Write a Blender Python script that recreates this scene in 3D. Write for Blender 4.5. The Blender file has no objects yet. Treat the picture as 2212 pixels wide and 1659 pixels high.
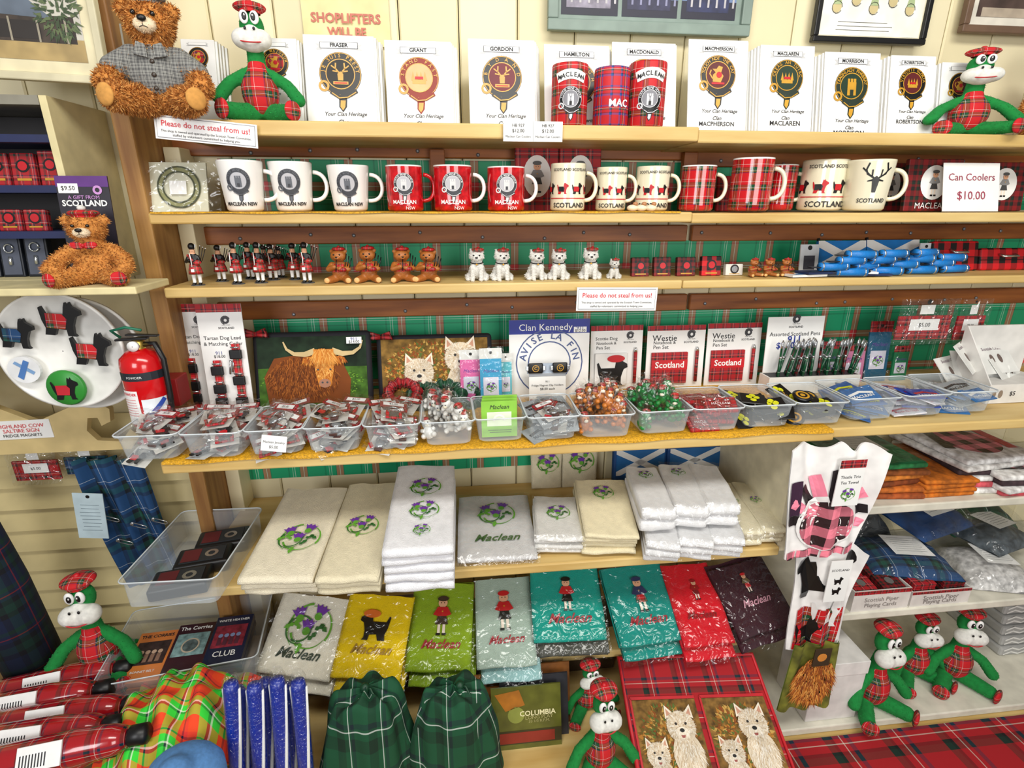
import bpy, bmesh, math, random
from mathutils import Vector, Matrix, noise
R=random.Random(7)
rad=math.radians; sin=math.sin; cos=math.cos; pi=math.pi
F=1150.; CX=1106.; CY=829.5; zc=1.55
pit=math.atan(388/F); yaw=rad(6.4)
fw=Vector((sin(yaw)*cos(pit),cos(yaw)*cos(pit),-sin(pit))); rt=Vector((cos(yaw),-sin(yaw),0)); upv=rt.cross(fw)
C=Vector((0,0,zc))
def ray(px,py): return fw+rt*((px-CX)/F)+upv*((CY-py)/F)
def PY(px,py,Y):
    d=ray(px,py); return C+d*(Y/d.y)
def PZ(px,py,Z):
    d=ray(px,py); return C+d*((Z-zc)/d.z)
def Xat(px,Y,Z):
    k=(px-CX)/F; dz=Z-zc
    return (k*(Y*fw.y+dz*fw.z)-Y*rt.y)/(rt.x-k*fw.x)
cd=bpy.data.cameras.new('camera'); cam=bpy.data.objects.new('camera',cd); bpy.context.scene.collection.objects.link(cam)
cd.sensor_width=36; cd.lens=F/2212*36; cd.clip_start=.02
cam.matrix_world=Matrix(((rt.x,upv.x,-fw.x,0),(rt.y,upv.y,-fw.y,0),(rt.z,upv.z,-fw.z,zc),(0,0,0,1)))
bpy.context.scene.camera=cam
COL=bpy.context.scene.collection
# ---------------- materials
def S(h):
    o=[]
    for i in (0,2,4):
        c=int(h[i:i+2],16)/255; o.append(c/12.92 if c<.04045 else ((c+.055)/1.055)**2.4)
    return (*o,1)
MC={}
def newmat(n):
    m=bpy.data.materials.new(n); m.use_nodes=True; nt=m.node_tree; return m,nt,nt.nodes,nt.links,nt.nodes['Principled BSDF']
def P(h,rough=.5,metal=0,var=.12,bump=0,bs=300,coat=0,ns=25):
    k=(h,rough,metal,var,bump,bs,coat,ns)
    if k in MC: return MC[k]
    m,nt,N,L,b=newmat('mat_'+h)
    b.inputs['Roughness'].default_value=rough; b.inputs['Metallic'].default_value=metal
    if coat: b.inputs['Coat Weight'].default_value=coat; b.inputs['Coat Roughness'].default_value=.08
    t=N.new('ShaderNodeTexCoord'); n=N.new('ShaderNodeTexNoise'); n.inputs['Scale'].default_value=ns; L.new(t.outputs['Object'],n.inputs['Vector'])
    r=N.new('ShaderNodeValToRGB'); c=S(h)
    r.color_ramp.elements[0].position=.3; r.color_ramp.elements[1].position=.7
    r.color_ramp.elements[0].color=(*[x*(1-var) for x in c[:3]],1); r.color_ramp.elements[1].color=(*[min(1,x*(1+var)) for x in c[:3]],1)
    L.new(n.outputs[0],r.inputs[0]); L.new(r.outputs[0],b.inputs['Base Color'])
    if bump:
        n2=N.new('ShaderNodeTexNoise'); n2.inputs['Scale'].default_value=bs; L.new(t.outputs['Object'],n2.inputs['Vector'])
        bp=N.new('ShaderNodeBump'); bp.inputs['Strength'].default_value=bump; bp.inputs['Distance'].default_value=.002
        L.new(n2.outputs[0],bp.inputs['Height']); L.new(bp.outputs[0],b.inputs['Normal'])
    MC[k]=m; return m
SETT={
'red':[(0,'c4141d'),(.34,'15254e'),(.38,'101010'),(.44,'c9a52a'),(.455,'101010'),(.50,'e8e8e0'),(.515,'101010'),(.54,'0c4a28'),(.66,'101010'),(.69,'c4141d'),(.84,'e8e8e0'),(.86,'c4141d')],
'dred':[(0,'a8121c'),(.4,'0c2a20'),(.52,'0a0a0a'),(.58,'a8121c'),(.7,'d8d0c0'),(.72,'a8121c'),(.8,'0a2a40'),(.88,'a8121c')],
'green':[(0,'149a6a'),(.22,'0e6a4a'),(.26,'149a6a'),(.34,'dcece0'),(.355,'149a6a'),(.40,'dcece0'),(.415,'149a6a'),(.53,'0c5a44'),(.55,'d0383c'),(.64,'f0e4dc'),(.655,'d0383c'),(.74,'0c5a44'),(.76,'149a6a')],
'navy':[(0,'14406e'),(.3,'0a1420'),(.42,'0e4a3c'),(.6,'0a1420'),(.72,'14406e'),(.82,'c8d0d8'),(.835,'14406e')],
'dnavy':[(0,'0c1c3c'),(.3,'070c16'),(.42,'0a3028'),(.6,'070c16'),(.72,'0c1c3c'),(.8,'8a1c24'),(.825,'0c1c3c'),(.9,'0a3028')],
'hat':[(0,'0a4a2c'),(.35,'052817'),(.6,'0a4a2c'),(.73,'e4ece4'),(.755,'0a4a2c'),(.8,'0a2028'),(.9,'0a4a2c')],
'bufred':[(0,'d0121e'),(.5,'0a0a0c')],
'bufpink':[(0,'f8889c'),(.5,'2a1418')],
'grey':[(0,'8a8a86'),(.3,'2a2a2c'),(.4,'a8a8a2'),(.5,'3a3a3c'),(.6,'c8c8c0'),(.65,'555555')],
'neon':[(0,'f0481c'),(.3,'35d63a'),(.5,'123a2a'),(.56,'f0f0e0'),(.6,'35d63a'),(.75,'f0481c'),(.85,'101030'),(.9,'e0302c')],
'darkred':[(0,'7e0d14'),(.35,'101010'),(.6,'6a0a10'),(.75,'0c2a1c'),(.9,'101010')],
'bluered':[(0,'c01822'),(.35,'1c4a90'),(.45,'101830'),(.5,'c01822'),(.62,'0c4a30'),(.7,'e8e0d0'),(.72,'c01822'),(.8,'1c4a90'),(.88,'c01822')],
}
def T(key,size=.05,rough=.6,coat=0):
    k=('T',key,size,rough,coat)
    if k in MC: return MC[k]
    m,nt,N,L,b=newmat('tartan_'+key)
    b.inputs['Roughness'].default_value=rough
    if coat: b.inputs['Coat Weight'].default_value=coat; b.inputs['Coat Roughness'].default_value=.06
    uv=N.new('ShaderNodeUVMap'); uv.uv_map='UVMap'
    s=N.new('ShaderNodeVectorMath'); s.operation='SCALE'; s.inputs['Scale'].default_value=1/size; L.new(uv.outputs[0],s.inputs[0])
    f=N.new('ShaderNodeVectorMath'); f.operation='FRACTION'; L.new(s.outputs[0],f.inputs[0])
    x=N.new('ShaderNodeSeparateXYZ'); L.new(f.outputs[0],x.inputs[0])
    rs=[]
    for i in (0,1):
        r=N.new('ShaderNodeValToRGB'); cr=r.color_ramp; cr.interpolation='CONSTANT'
        st=SETT[key]; cr.elements[0].position=0; cr.elements[0].color=S(st[0][1]); cr.elements[1].position=st[1][0]; cr.elements[1].color=S(st[1][1])
        for p,c in st[2:]:
            e=cr.elements.new(p); e.color=S(c)
        L.new(x.outputs[i],r.inputs[0]); rs.append(r)
    mx=N.new('ShaderNodeMix'); mx.data_type='RGBA'; mx.inputs[0].default_value=.5
    L.new(rs[0].outputs[0],mx.inputs[6]); L.new(rs[1].outputs[0],mx.inputs[7]); L.new(mx.outputs[2],b.inputs['Base Color'])
    MC[k]=m; return m
def wood(h1,h2,sc=(3,40,40),rough=.6,key='wood'):
    k=(key,h1,h2,sc)
    if k in MC: return MC[k]
    m,nt,N,L,b=newmat(key); b.inputs['Roughness'].default_value=rough
    t=N.new('ShaderNodeTexCoord'); mp=N.new('ShaderNodeMapping'); mp.inputs['Scale'].default_value=sc
    n=N.new('ShaderNodeTexNoise'); n.inputs['Scale'].default_value=1; n.inputs['Detail'].default_value=6
    r=N.new('ShaderNodeValToRGB'); r.color_ramp.elements[0].color=S(h1); r.color_ramp.elements[1].color=S(h2); r.color_ramp.elements[0].position=.32; r.color_ramp.elements[1].position=.68
    L.new(t.outputs['Object'],mp.inputs[0]); L.new(mp.outputs[0],n.inputs['Vector']); L.new(n.outputs[0],r.inputs[0]); L.new(r.outputs[0],b.inputs['Base Color'])
    bp=N.new('ShaderNodeBump'); bp.inputs['Strength'].default_value=.15; L.new(n.outputs[0],bp.inputs['Height']); L.new(bp.outputs[0],b.inputs['Normal'])
    MC[k]=m; return m
def film(tint='ffffff',base=.06,edge=.35,rough=.12,crinkle=1,key='clear_film',cs_=38):
    m=bpy.data.materials.new(key); m.use_nodes=True; nt=m.node_tree; N=nt.nodes; L=nt.links; b=N['Principled BSDF']; out=N['Material Output']
    tr=N.new('ShaderNodeBsdfTransparent'); tr.inputs[0].default_value=(.985,.99,.99,1)
    if crinkle:
        sh=N.new('ShaderNodeBsdfAnisotropic'); sh.inputs['Color'].default_value=(1,1,1,1); sh.inputs['Roughness'].default_value=rough
    else:
        sh=b; b.inputs['Base Color'].default_value=S(tint); b.inputs['Roughness'].default_value=rough; b.inputs['Specular IOR Level'].default_value=.8
    lw=N.new('ShaderNodeLayerWeight'); lw.inputs[0].default_value=.3
    ma=N.new('ShaderNodeMath'); ma.operation='MULTIPLY_ADD'; ma.inputs[1].default_value=edge; ma.inputs[2].default_value=base; ma.use_clamp=True
    L.new(lw.outputs['Facing'],ma.inputs[0])
    mx=N.new('ShaderNodeMixShader'); L.new(ma.outputs[0],mx.inputs[0]); L.new(tr.outputs[0],mx.inputs[1]); L.new(sh.outputs[0],mx.inputs[2]); L.new(mx.outputs[0],out.inputs[0])
    if crinkle:
        t=N.new('ShaderNodeTexCoord'); n=N.new('ShaderNodeTexNoise'); n.inputs['Scale'].default_value=cs_; n.inputs['Detail'].default_value=1; n.inputs['Distortion'].default_value=1.2
        bp=N.new('ShaderNodeBump'); bp.inputs['Strength'].default_value=.8; bp.inputs['Distance'].default_value=.01
        L.new(t.outputs['Object'],n.inputs['Vector']); L.new(n.outputs[0],bp.inputs['Height']); L.new(bp.outputs[0],sh.inputs['Normal'])
    return m
BAG=film(base=.045,edge=.15,rough=.16); BAG2=film(base=.08,edge=.22,rough=.17,key='small_bag_film',cs_=55); BINM=film('dfe8ee',base=.18,edge=.42,rough=.15,crinkle=0,key='clear_bin_plastic')
WHT=P('eeeeec',.4,var=.03); BLK=P('0c0c0e',.4); GOLD=P('c9962e',.35,var=.2); RED=P('c01420',.45); CREAM=P('e6dab4',.55,var=.05,ns=8)
GRN=P('128a3c',.9,bump=.6,bs=500); PWHITE=P('ecebe4',.9,bump=.5,bs=500); SILV=P('c8ccd0',.25,.9); SKIN=P('e0a884',.6); INK=P('222226',.6)
# ---------------- builder
TC={}
def txt(s,bold=0,shear=0):
    k=(s,bold,shear)
    if k in TC: return TC[k]
    cu=bpy.data.curves.new('t','FONT'); cu.body=s; cu.align_x='CENTER'; cu.align_y='CENTER'; cu.shear=shear; cu.offset=bold; cu.resolution_u=2
    ob=bpy.data.objects.new('t',cu); COL.objects.link(ob); dg=bpy.context.evaluated_depsgraph_get(); dg.update()
    me=bpy.data.meshes.new_from_object(ob.evaluated_get(dg))
    vs=[v.co.copy() for v in me.vertices]; fs=[tuple(p.vertices) for p in me.polygons]
    bpy.data.objects.remove(ob); bpy.data.curves.remove(cu); bpy.data.meshes.remove(me)
    if vs:
        xs=[v.x for v in vs]; w=max(xs)-min(xs)
    else: w=1
    TC[k]=(vs,fs,w); return TC[k]
class B:
    def __init__(s): s.v=[];s.f=[];s.m=[];s.s=[];s.uv=[];s.mats=[]
    def add(s,vs,fs,mat,M=None,smooth=True,uvs=None):
        o=len(s.v)
        s.v+= [(M@Vector(v)) if M else Vector(v) for v in vs]
        if callable(mat): pass
        elif mat not in s.mats: s.mats.append(mat)
        for i,f in enumerate(fs):
            s.f.append(tuple(o+a for a in f))
            mm=mat
            if callable(mat):
                c=Vector((0,0,0))
                for a in f: c+=s.v[o+a]
                mm=mat(c/len(f))
                if mm not in s.mats: s.mats.append(mm)
            s.m.append(s.mats.index(mm)); s.s.append(smooth); s.uv.append(uvs[i] if uvs else None)
        return s
    def box(s,x0,y0,z0,x1,y1,z1,mat,M=None,bev=0,seg=2):
        if bev:
            bm=bmesh.new(); bmesh.ops.create_cube(bm,size=1)
            for v in bm.verts: v.co=Vector(((x0+x1)/2+v.co.x*(x1-x0),(y0+y1)/2+v.co.y*(y1-y0),(z0+z1)/2+v.co.z*(z1-z0)))
            bmesh.ops.bevel(bm,geom=bm.edges[:],offset=bev,segments=seg,profile=.5,affect='EDGES')
            bm.verts.index_update()
            vs=[v.co.copy() for v in bm.verts]; fs=[tuple(v.index for v in f.verts) for f in bm.faces]; bm.free()
            return s.add(vs,fs,mat,M,seg>2)
        vs=[(x,y,z) for z in (z0,z1) for y in (y0,y1) for x in (x0,x1)]
        return s.add(vs,[(0,2,3,1),(4,5,7,6),(0,1,5,4),(2,6,7,3),(0,4,6,2),(1,3,7,5)],mat,M,False)
    def rect(s,x0,y0,x1,y1,z,mat,M=None): return s.add([(x0,y0,z),(x1,y0,z),(x1,y1,z),(x0,y1,z)],[(0,1,2,3)],mat,M,False)
    def poly(s,pts,z,mat,M=None): return s.add([(p[0],p[1],z) for p in pts],[tuple(range(len(pts)))],mat,M,False)
    def ext(s,pts,z0,z1,mat,M=None):
        n=len(pts); a=sum(pts[i][0]*pts[(i+1)%n][1]-pts[(i+1)%n][0]*pts[i][1] for i in range(n))
        if a<0: pts=pts[::-1]
        vs=[(p[0],p[1],z0) for p in pts]+[(p[0],p[1],z1) for p in pts]
        fs=[tuple(range(n))[::-1],tuple(range(n,2*n))]+[(i,(i+1)%n,n+(i+1)%n,n+i) for i in range(n)]
        return s.add(vs,fs,mat,M,False)
    def disc(s,cx,cy,r,z,mat,r0=0,n=28,ry=None,M=None,rings=3):
        k=(ry or r)/r; vs=[];fs=[]
        for j in range(rings+1):
            q=r0+(r-r0)*j/rings
            if q<1e-6: q=r*.01
            vs+=[(cx+q*cos(2*pi*i/n),cy+q*k*sin(2*pi*i/n),z) for i in range(n)]
        for j in range(rings):
            fs+=[(j*n+i,(j+1)*n+i,(j+1)*n+(i+1)%n,j*n+(i+1)%n) for i in range(n)]
        return s.add(vs,fs,mat,M,False)
    def ribbon(s,pts,w,z,mat,M=None,taper=0):
        vs=[];n=len(pts)
        for i,p in enumerate(pts):
            a=Vector(pts[max(0,i-1)]);b=Vector(pts[min(n-1,i+1)]);d=(b-a).normalized(); q=Vector((-d.y,d.x)); ww=w/2*(1-taper*i/(n-1))
            vs+=[(p[0]+q.x*ww,p[1]+q.y*ww,z),(p[0]-q.x*ww,p[1]-q.y*ww,z)]
        return s.add(vs,[(2*i+1,2*i+3,2*i+2,2*i) for i in range(n-1)],mat,M,False)
    def text(s,t,cx,cy,z,mat,w=None,h=None,bold=0,shear=0,M=None,rot=0):
        vs,fs,tw=txt(t,bold,shear); k=(w/tw) if w else h/.72
        if w and h: k=min(k,h/.72)
        A=Matrix.Translation((cx,cy,z))@Matrix.Rotation(rot,4,'Z')@Matrix.Scale(k,4)
        return s.add(vs,fs,mat,(M@A) if M else A,False)
    def arct(s,t,cx,cy,r,z,h,mat,a0,a1,bold=0):
        n=len(t)
        for i,ch in enumerate(t):
            if ch==' ': continue
            a=a0+(a1-a0)*(i/(n-1) if n>1 else .5)
            s.text(ch,cx+r*cos(a),cy+r*sin(a),z,mat,h=h,bold=bold,rot=a-pi/2)
    def lathe(s,prof,mat,seg=32,M=None,smooth=True):
        vs=[];fs=[];uv=[];n=len(prof)
        for r,z in prof: vs+=[(r*sin(2*pi*i/seg),-r*cos(2*pi*i/seg),z) for i in range(seg)]
        rm=max(p[0] for p in prof); l=[0]
        for j in range(1,n): l.append(l[-1]+math.hypot(prof[j][0]-prof[j-1][0],prof[j][1]-prof[j-1][1]))
        for j in range(n-1):
            for i in range(seg):
                i2=(i+1)%seg
                fs.append((j*seg+i,j*seg+i2,(j+1)*seg+i2,(j+1)*seg+i))
                u0=2*pi*rm*i/seg;u1=2*pi*rm*(i+1)/seg
                uv.append([(u0,l[j]),(u1,l[j]),(u1,l[j+1]),(u0,l[j+1])])
        return s.add(vs,fs,mat,M,smooth,uv)
    def ell(s,c,r,mat,seg=16,M=None,rings=10):
        prof=[(max(1e-4,cos(a)),sin(a)) for a in [(-pi/2+pi*i/rings) for i in range(rings+1)]]
        if not isinstance(r,(tuple,list)): r=(r,r,r)
        A=Matrix.Translation(c)@Matrix.Diagonal((*r,1))
        o=len(s.uv); s.lathe(prof,mat,seg,(M@A) if M else A)
        for i in range(o,len(s.uv)): s.uv[i]=None
        return s
    def tube(s,pts,r,mat,seg=8,M=None,caps=True):
        pts=[Vector(p) for p in pts]; n=len(pts); rr=r if isinstance(r,(list,tuple)) else [r]*n; vs=[];fs=[]
        u=None
        for i,p in enumerate(pts):
            d=(pts[min(n-1,i+1)]-pts[max(0,i-1)]).normalized()
            if u is None: u=d.orthogonal().normalized()
            else: u=(u-d*u.dot(d)); u=u.normalized() if u.length>1e-6 else d.orthogonal().normalized()
            w=d.cross(u)
            vs+=[p+(u*cos(2*pi*k/seg)+w*sin(2*pi*k/seg))*rr[i] for k in range(seg)]
        for i in range(n-1): fs+=[(i*seg+k,i*seg+(k+1)%seg,(i+1)*seg+(k+1)%seg,(i+1)*seg+k) for k in range(seg)]
        if caps: fs+=[tuple(range(seg))[::-1],tuple((n-1)*seg+k for k in range(seg))]
        return s.add(vs,fs,mat,M,True)
    def grid(s,fn,nu,nv,mat,M=None,su=1,sv=1,smooth=True,box=False):
        vs=[fn(i/nu,j/nv) for j in range(nv+1) for i in range(nu+1)]; fs=[];uv=[]
        for j in range(nv):
            for i in range(nu):
                a=j*(nu+1)+i; fs.append((a,a+1,a+nu+2,a+nu+1))
                uv.append([(su*i/nu,sv*j/nv),(su*(i+1)/nu,sv*j/nv),(su*(i+1)/nu,sv*(j+1)/nv),(su*i/nu,sv*(j+1)/nv)])
        return s.add(vs,fs,mat,M,smooth,None if box else uv)
    def merge(s,o,fn=None,M=None):
        k=len(s.v)
        for v in o.v:
            v=Vector(fn(v)) if fn else v.copy()
            s.v.append(M@v if M else v)
        for i,f in enumerate(o.f):
            mm=o.mats[o.m[i]]
            if mm not in s.mats: s.mats.append(mm)
            s.f.append(tuple(k+a for a in f)); s.m.append(s.mats.index(mm)); s.s.append(o.s[i]); s.uv.append(o.uv[i])
        return s
    def mesh(s,name):
        me=bpy.data.meshes.new(name); me.from_pydata(s.v,[],s.f)
        for m in s.mats: me.materials.append(m)
        me.polygons.foreach_set('material_index',s.m); me.polygons.foreach_set('use_smooth',s.s)
        ul=me.uv_layers.new(name='UVMap'); data=[0.0]*(2*len(me.loops)); li=0
        for i,f in enumerate(s.f):
            u=s.uv[i]
            if u is None:
                p=[s.v[a] for a in f]; n=Vector((0,0,0))
                for j in range(len(p)):
                    a=p[j];b2=p[(j+1)%len(p)]; n+=Vector(((a.y-b2.y)*(a.z+b2.z),(a.z-b2.z)*(a.x+b2.x),(a.x-b2.x)*(a.y+b2.y)))
                ax=max(range(3),key=lambda t:abs(n[t])); q=[(1,2),(0,2),(0,1)][ax]
                u=[(a[q[0]],a[q[1]]) for a in p]
            for c in u: data[li]=c[0]; data[li+1]=c[1]; li+=2
        ul.data.foreach_set('uv',data); me.update(); return me
def blob(items,vox,sm=5):
    b=B()
    for it in items:
        if it[0]=='e': b.ell(it[1],it[2],WHT,14,rings=9)
        else:
            pts=it[1]; rs=it[2]
            for i in range(len(pts)-1):
                p,q=Vector(pts[i]),Vector(pts[i+1]); n=max(2,int((q-p).length/(min(rs[i],rs[i+1])*.45)))
                for k in range(n+1):
                    b.ell(p.lerp(q,k/n),rs[i]+(rs[i+1]-rs[i])*k/n,WHT,10,rings=6)
    me=b.mesh('tmp'); ob=bpy.data.objects.new('tmp',me); COL.objects.link(ob)
    m=ob.modifiers.new('r','REMESH'); m.mode='VOXEL'; m.voxel_size=vox
    m2=ob.modifiers.new('s','SMOOTH'); m2.iterations=sm; m2.factor=.5
    dg=bpy.context.evaluated_depsgraph_get(); dg.update(); e=bpy.data.meshes.new_from_object(ob.evaluated_get(dg))
    vs=[v.co.copy() for v in e.vertices]; fs=[tuple(p.vertices) for p in e.polygons]; ns=[p.normal.copy() for p in e.polygons]
    bpy.data.objects.remove(ob); bpy.data.meshes.remove(me); bpy.data.meshes.remove(e)
    return vs,fs,ns
def fur(b,bl,n,ln,mats,wd=.008,down=.5,keep=None):
    vs,fs,ns=bl
    for _ in range(n):
        i=R.randrange(len(fs)); c=sum((vs[a] for a in fs[i]),Vector())/len(fs[i])
        if keep and not keep(c): continue
        d=(ns[i]+Vector((R.gauss(0,.5),R.gauss(0,.5),R.gauss(0,.5)-down))).normalized(); t=d.cross(Vector((R.random()-.5,R.random()-.5,R.random()-.5))).normalized()*wd
        c2=c-ns[i]*.004; q=c2+d*ln*R.uniform(.6,1.2)
        b.add([c2-t,c2+t,q+t*.3+ns[i]*ln*.1],[(0,1,2)],mats[R.randrange(len(mats))],None,True)
def obj(name,me,M=None,parent=None):
    if isinstance(me,B): me=me.mesh(name)
    o=bpy.data.objects.new(name,me); COL.objects.link(o)
    if parent: o.parent=parent
    elif M is not None: o.matrix_world=M
    return o
def meshes(parts):
    return [(p[0],p[1].mesh(p[0]) if isinstance(p[1],B) else p[1])+tuple(p[2:]) for p in parts]
def thing(name,parts,M,label,cat,group=None,kind=None):
    if isinstance(parts,(B,bpy.types.Mesh)): o=obj(name,parts,M)
    elif len(parts)==1: o=obj(name,parts[0][1],M)
    else:
        o=bpy.data.objects.new(name,None); o.empty_display_size=.02; COL.objects.link(o); o.matrix_world=M; ch=[]
        for p in parts:
            c=obj(p[0],p[1],None,ch[p[2]] if len(p)>2 and p[2] is not None else o); ch.append(c)
    o['label']=label; o['category']=cat
    if group: o['group']=group
    if kind: o['kind']=kind
    return o
def struct(name,b):
    o=obj(name,b); o['kind']='structure'; o['label']=name.replace('_',' ')+' of the souvenir shop'; return o
TR=Matrix.Translation
def RX(a): return Matrix.Rotation(rad(a),4,'X')
def RY(a): return Matrix.Rotation(rad(a),4,'Y')
def RZ(a): return Matrix.Rotation(rad(a),4,'Z')
def SC(k): return Matrix.Scale(k,4)
def hgt(px,py,Y,z,lean=0):
    d=ray(px,py); tl=math.tan(rad(lean)); t=(Y+tl*(zc-z))/(d.y-tl*d.z); return (zc+t*d.z-z)/cos(rad(lean))
def std(x0,x1,yt,Y,z,lean=8,rz=0):
    h=hgt((x0+x1)/2,yt,Y,z,lean); zm=z+h/2*cos(rad(lean)); Ym=Y+h/2*sin(rad(lean))
    a=Xat(x0,Ym,zm); b=Xat(x1,Ym,zm); return TR(((a+b)/2,Y,z))@RZ(rz)@RX(90-lean),b-a,h
def up3(x0,x1,yt,Y,z,rz=0):
    h=hgt((x0+x1)/2,yt,Y,z,0); a=Xat(x0,Y,z+h/2); b=Xat(x1,Y,z+h/2); return TR(((a+b)/2,Y,z))@RZ(rz),b-a,h
def hang(x0,y0,x1,y1,Y):
    a=PY(x0,(y0+y1)/2,Y); b=PY(x1,(y0+y1)/2,Y); t=PY((x0+x1)/2,y0,Y); u=PY((x0+x1)/2,y1,Y)
    return TR(((a.x+b.x)/2,Y,u.z))@RX(90),b.x-a.x,t.z-u.z
def lie(f0,f1,b0,b1,zf,zb):
    A=PZ(*f0,zf);A2=PZ(*f1,zf);D=PZ(*b0,zb);D2=PZ(*b1,zb)
    fm=(A+A2)/2; bm=(D+D2)/2; y=(bm-fm); L=y.length; y.normalize(); x=(A2-A)+(D2-D); x-=y*x.dot(y); x.normalize(); z=x.cross(y)
    w=((A2-A).length+(D2-D).length)/2
    M=Matrix(((x.x,y.x,z.x,fm.x),(x.y,y.y,z.y,fm.y),(x.z,y.z,z.z,fm.z),(0,0,0,1))); return M,w,L
# ---------------- levels
zT=PY(900,264,1.0).z; zM=PY(900,459,.98).z; z3=PY(900,614,1.0).z; zB=PY(1000,968,.855).z; z5=PY(1400,1203,.87).z; z6=zc-.95; z7=zc-1.10
r1=PY(2000,1088,.93).z; r2=PY(2000,1312,.90).z; r3=PY(2000,1545,.86).z; zR=zc-.935; zBr=r3-.022
W=1.2
XR=Xat(480,.8,zR)
# ---------------- structure
b=B(); wc=[P('e6dcb8',.5,var=.05,ns=6),P('e0d5ae',.5,var=.05,ns=6)]
x=-1.8;i=0
while x<2.4:
    b.box(x,W,0,x+.1125,W+.03,2.7,wc[i%2],bev=.003,seg=1); x+=.1145;i+=1
b.box(-1.8,W+.02,0,2.4,W+.05,2.7,P('5a5038'))
struct('wall_back',b)
b=B(); b.box(-2.5,-2.5,-.05,3,W+.05,0,wood('5a4632','7a6248',(2,20,5),key='floor_wood')); struct('floor',b)
shc=wood('c4a05c','dcc080',(4,30,30),.5,'cream_shelf_paint'); brn=wood('6e3814','a8642a',(4,50,50),.5,'brown_board')
def board(name,x0,x1,yf,z,th,Y1=W-.002,mat=shc,label='cream painted wooden wall shelf board',cat='shelf',drop=0):
    xa=x0 if isinstance(x0,float) else Xat(x0,yf,z); xb=x1 if isinstance(x1,float) else Xat(x1,yf,z)
    b=B(); b.box(xa,yf,z-th,xb,Y1,z,mat,bev=.003,seg=2); return thing(name,b,Matrix(),label,cat,'shelf boards'),xa,xb
_,XL,xs=board('wall_shelf',335,1512,1.0,zT,.024,label='long cream painted top shelf board with price labels on edge')
board('wall_shelf',xs+.001,1.75,1.005,zT-.004,.022,label='cream painted top shelf board under the last booklets')
_,_,xs=board('wall_shelf',318,1497,.98,zM,.018,label='cream painted shelf board under the crested mugs')
board('wall_shelf',xs+.001,1.75,.985,zM-.002,.018,label='cream painted shelf board under the tartan mugs')
_,_,xs=board('wall_shelf',352,1475,1.0,z3,.018,label='cream painted shelf board under the figurines')
board('wall_shelf',xs+.001,1.75,1.0,z3-.001,.016,label='cream painted shelf board under blue flag souvenirs')
_,XB,xs=board('wall_shelf',345,1805,.855,zB,.022,label='deep cream shelf board under the plastic bins')
board('wall_shelf',xs+.001,1.75,.865,zB-.001,.02,label='deep cream shelf board under packaged goods')
_,X5,xd=board('wall_shelf',400,1685,.87,z5,.02,label='deep shelf board under stacked white towels')
xv=xd+.004
board('wall_shelf',XR+.002,xd,.93,z6-.02,.02,W-.002,label='lower shelf board under coloured towels')
b=B(); b.box(XR+.002,.60,z7-.04,xv-.001,W-.01,z7,shc); b.box(XR+.002,.64,0,xv-.001,W-.01,z7-.04,P('c8b888'))
thing('display_bench',b,Matrix(),'low cream display bench carrying the bottom row of goods','bench')
b=B(); b.box(xv,.59,zBr-.04,1.9,W-.01,zBr,shc); b.box(xv,.63,0,1.9,W-.01,zBr-.04,P('c8b888'))
thing('display_bench',b,Matrix(),'low cream bench below the cabinet, draped with tartan','bench')
b=B(); b.box(-1.6,.62,zR-.02,XR,W-.17,zR,P('9a7a50')); b.box(-1.6,.64,0,XR-.01,W-.17,zR-.02,P('b8a67a'))
thing('display_table',b,Matrix(),'table carrying umbrellas, shawl and green plush','table')
xr2=Xat(1728,.90,r2)
for yy,z,lab,x0 in((.93,r1,'tea towel stacks',xv+.02),(.90,r2,'wrapped tartan goods',xr2),(.86,r3,'green plush toys',xv+.02)):
    board('cabinet_shelf',x0,1.8,yy,z,.02,label='white cabinet shelf under '+lab,cat='shelf',mat=P('dcd8c8',.5))
b=B(); b.box(xv,.885,z5-.02,xv+.018,W-.003,zB-.024,P('dcd4b8',.5)); b.box(xv,1.03,zBr+.001,xv+.018,W-.003,z5-.02,P('dcd4b8',.5)); thing('cabinet_side_panel',b,Matrix(),'tall cream cabinet divider panel beside the towels','panel')
for (a,c,yt) in ((335,1490,308),(1500,2300,322),(335,1480,487),(1490,2300,487),(350,1480,640),(1486,2300,640)):
    p=PY(1100,yt,W); q=PY(1100,yt+34,W); b=B(); xa=Xat(a,W,p.z); xb=Xat(c,W,p.z) if c<2200 else 1.75
    b.box(xa,W-.016,q.z-.002,xb,W-.001,p.z,brn,bev=.002,seg=1)
    for k in range(int((xb-xa)/.12)):
        b.ell((xa+.05+k*.12+R.uniform(-.03,.03),W-.017,(p.z+q.z)/2+R.uniform(-.012,.006)),(.004,.003,.004),P('8c9098',.4,.6),8,rings=5)
    thing('wooden_rail',b,Matrix(),'brown stained wooden batten with screw heads fixed to wall','batten','wall battens')
for px in (945,1490):
    b=B(); xx=Xat(px,W-.03,zT-.05); b.box(xx-.015,W-.035,zM,xx+.015,W-.017,zT-.026,brn,bev=.002); thing('shelf_support',b,Matrix(),'short brown wooden shelf support post','post','shelf supports')
def backing(x0,x1,zb,zt,lab):
    b=B(); b.rect(x0,zb,x1,zt,0,T('green',.085,.5)); b.rect(x1,zb,x0,zt,-.001,WHT)
    thing('tartan_backing_cloth',b,TR((0,W-.004,0))@RX(90),lab,'cloth','tartan backing cloths')
backing(XL+.01,1.7,zM+.001,PY(1100,348,W).z,'green tartan cloth covering the wall behind the mugs')
backing(XL+.01,1.7,z3+.001,PY(1100,522,W).z,'green tartan cloth covering the wall behind the figurines')
backing(XL+.03,1.7,zB+.001,PY(1100,676,W).z,'green tartan cloth covering the wall behind hanging cards')
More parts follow.
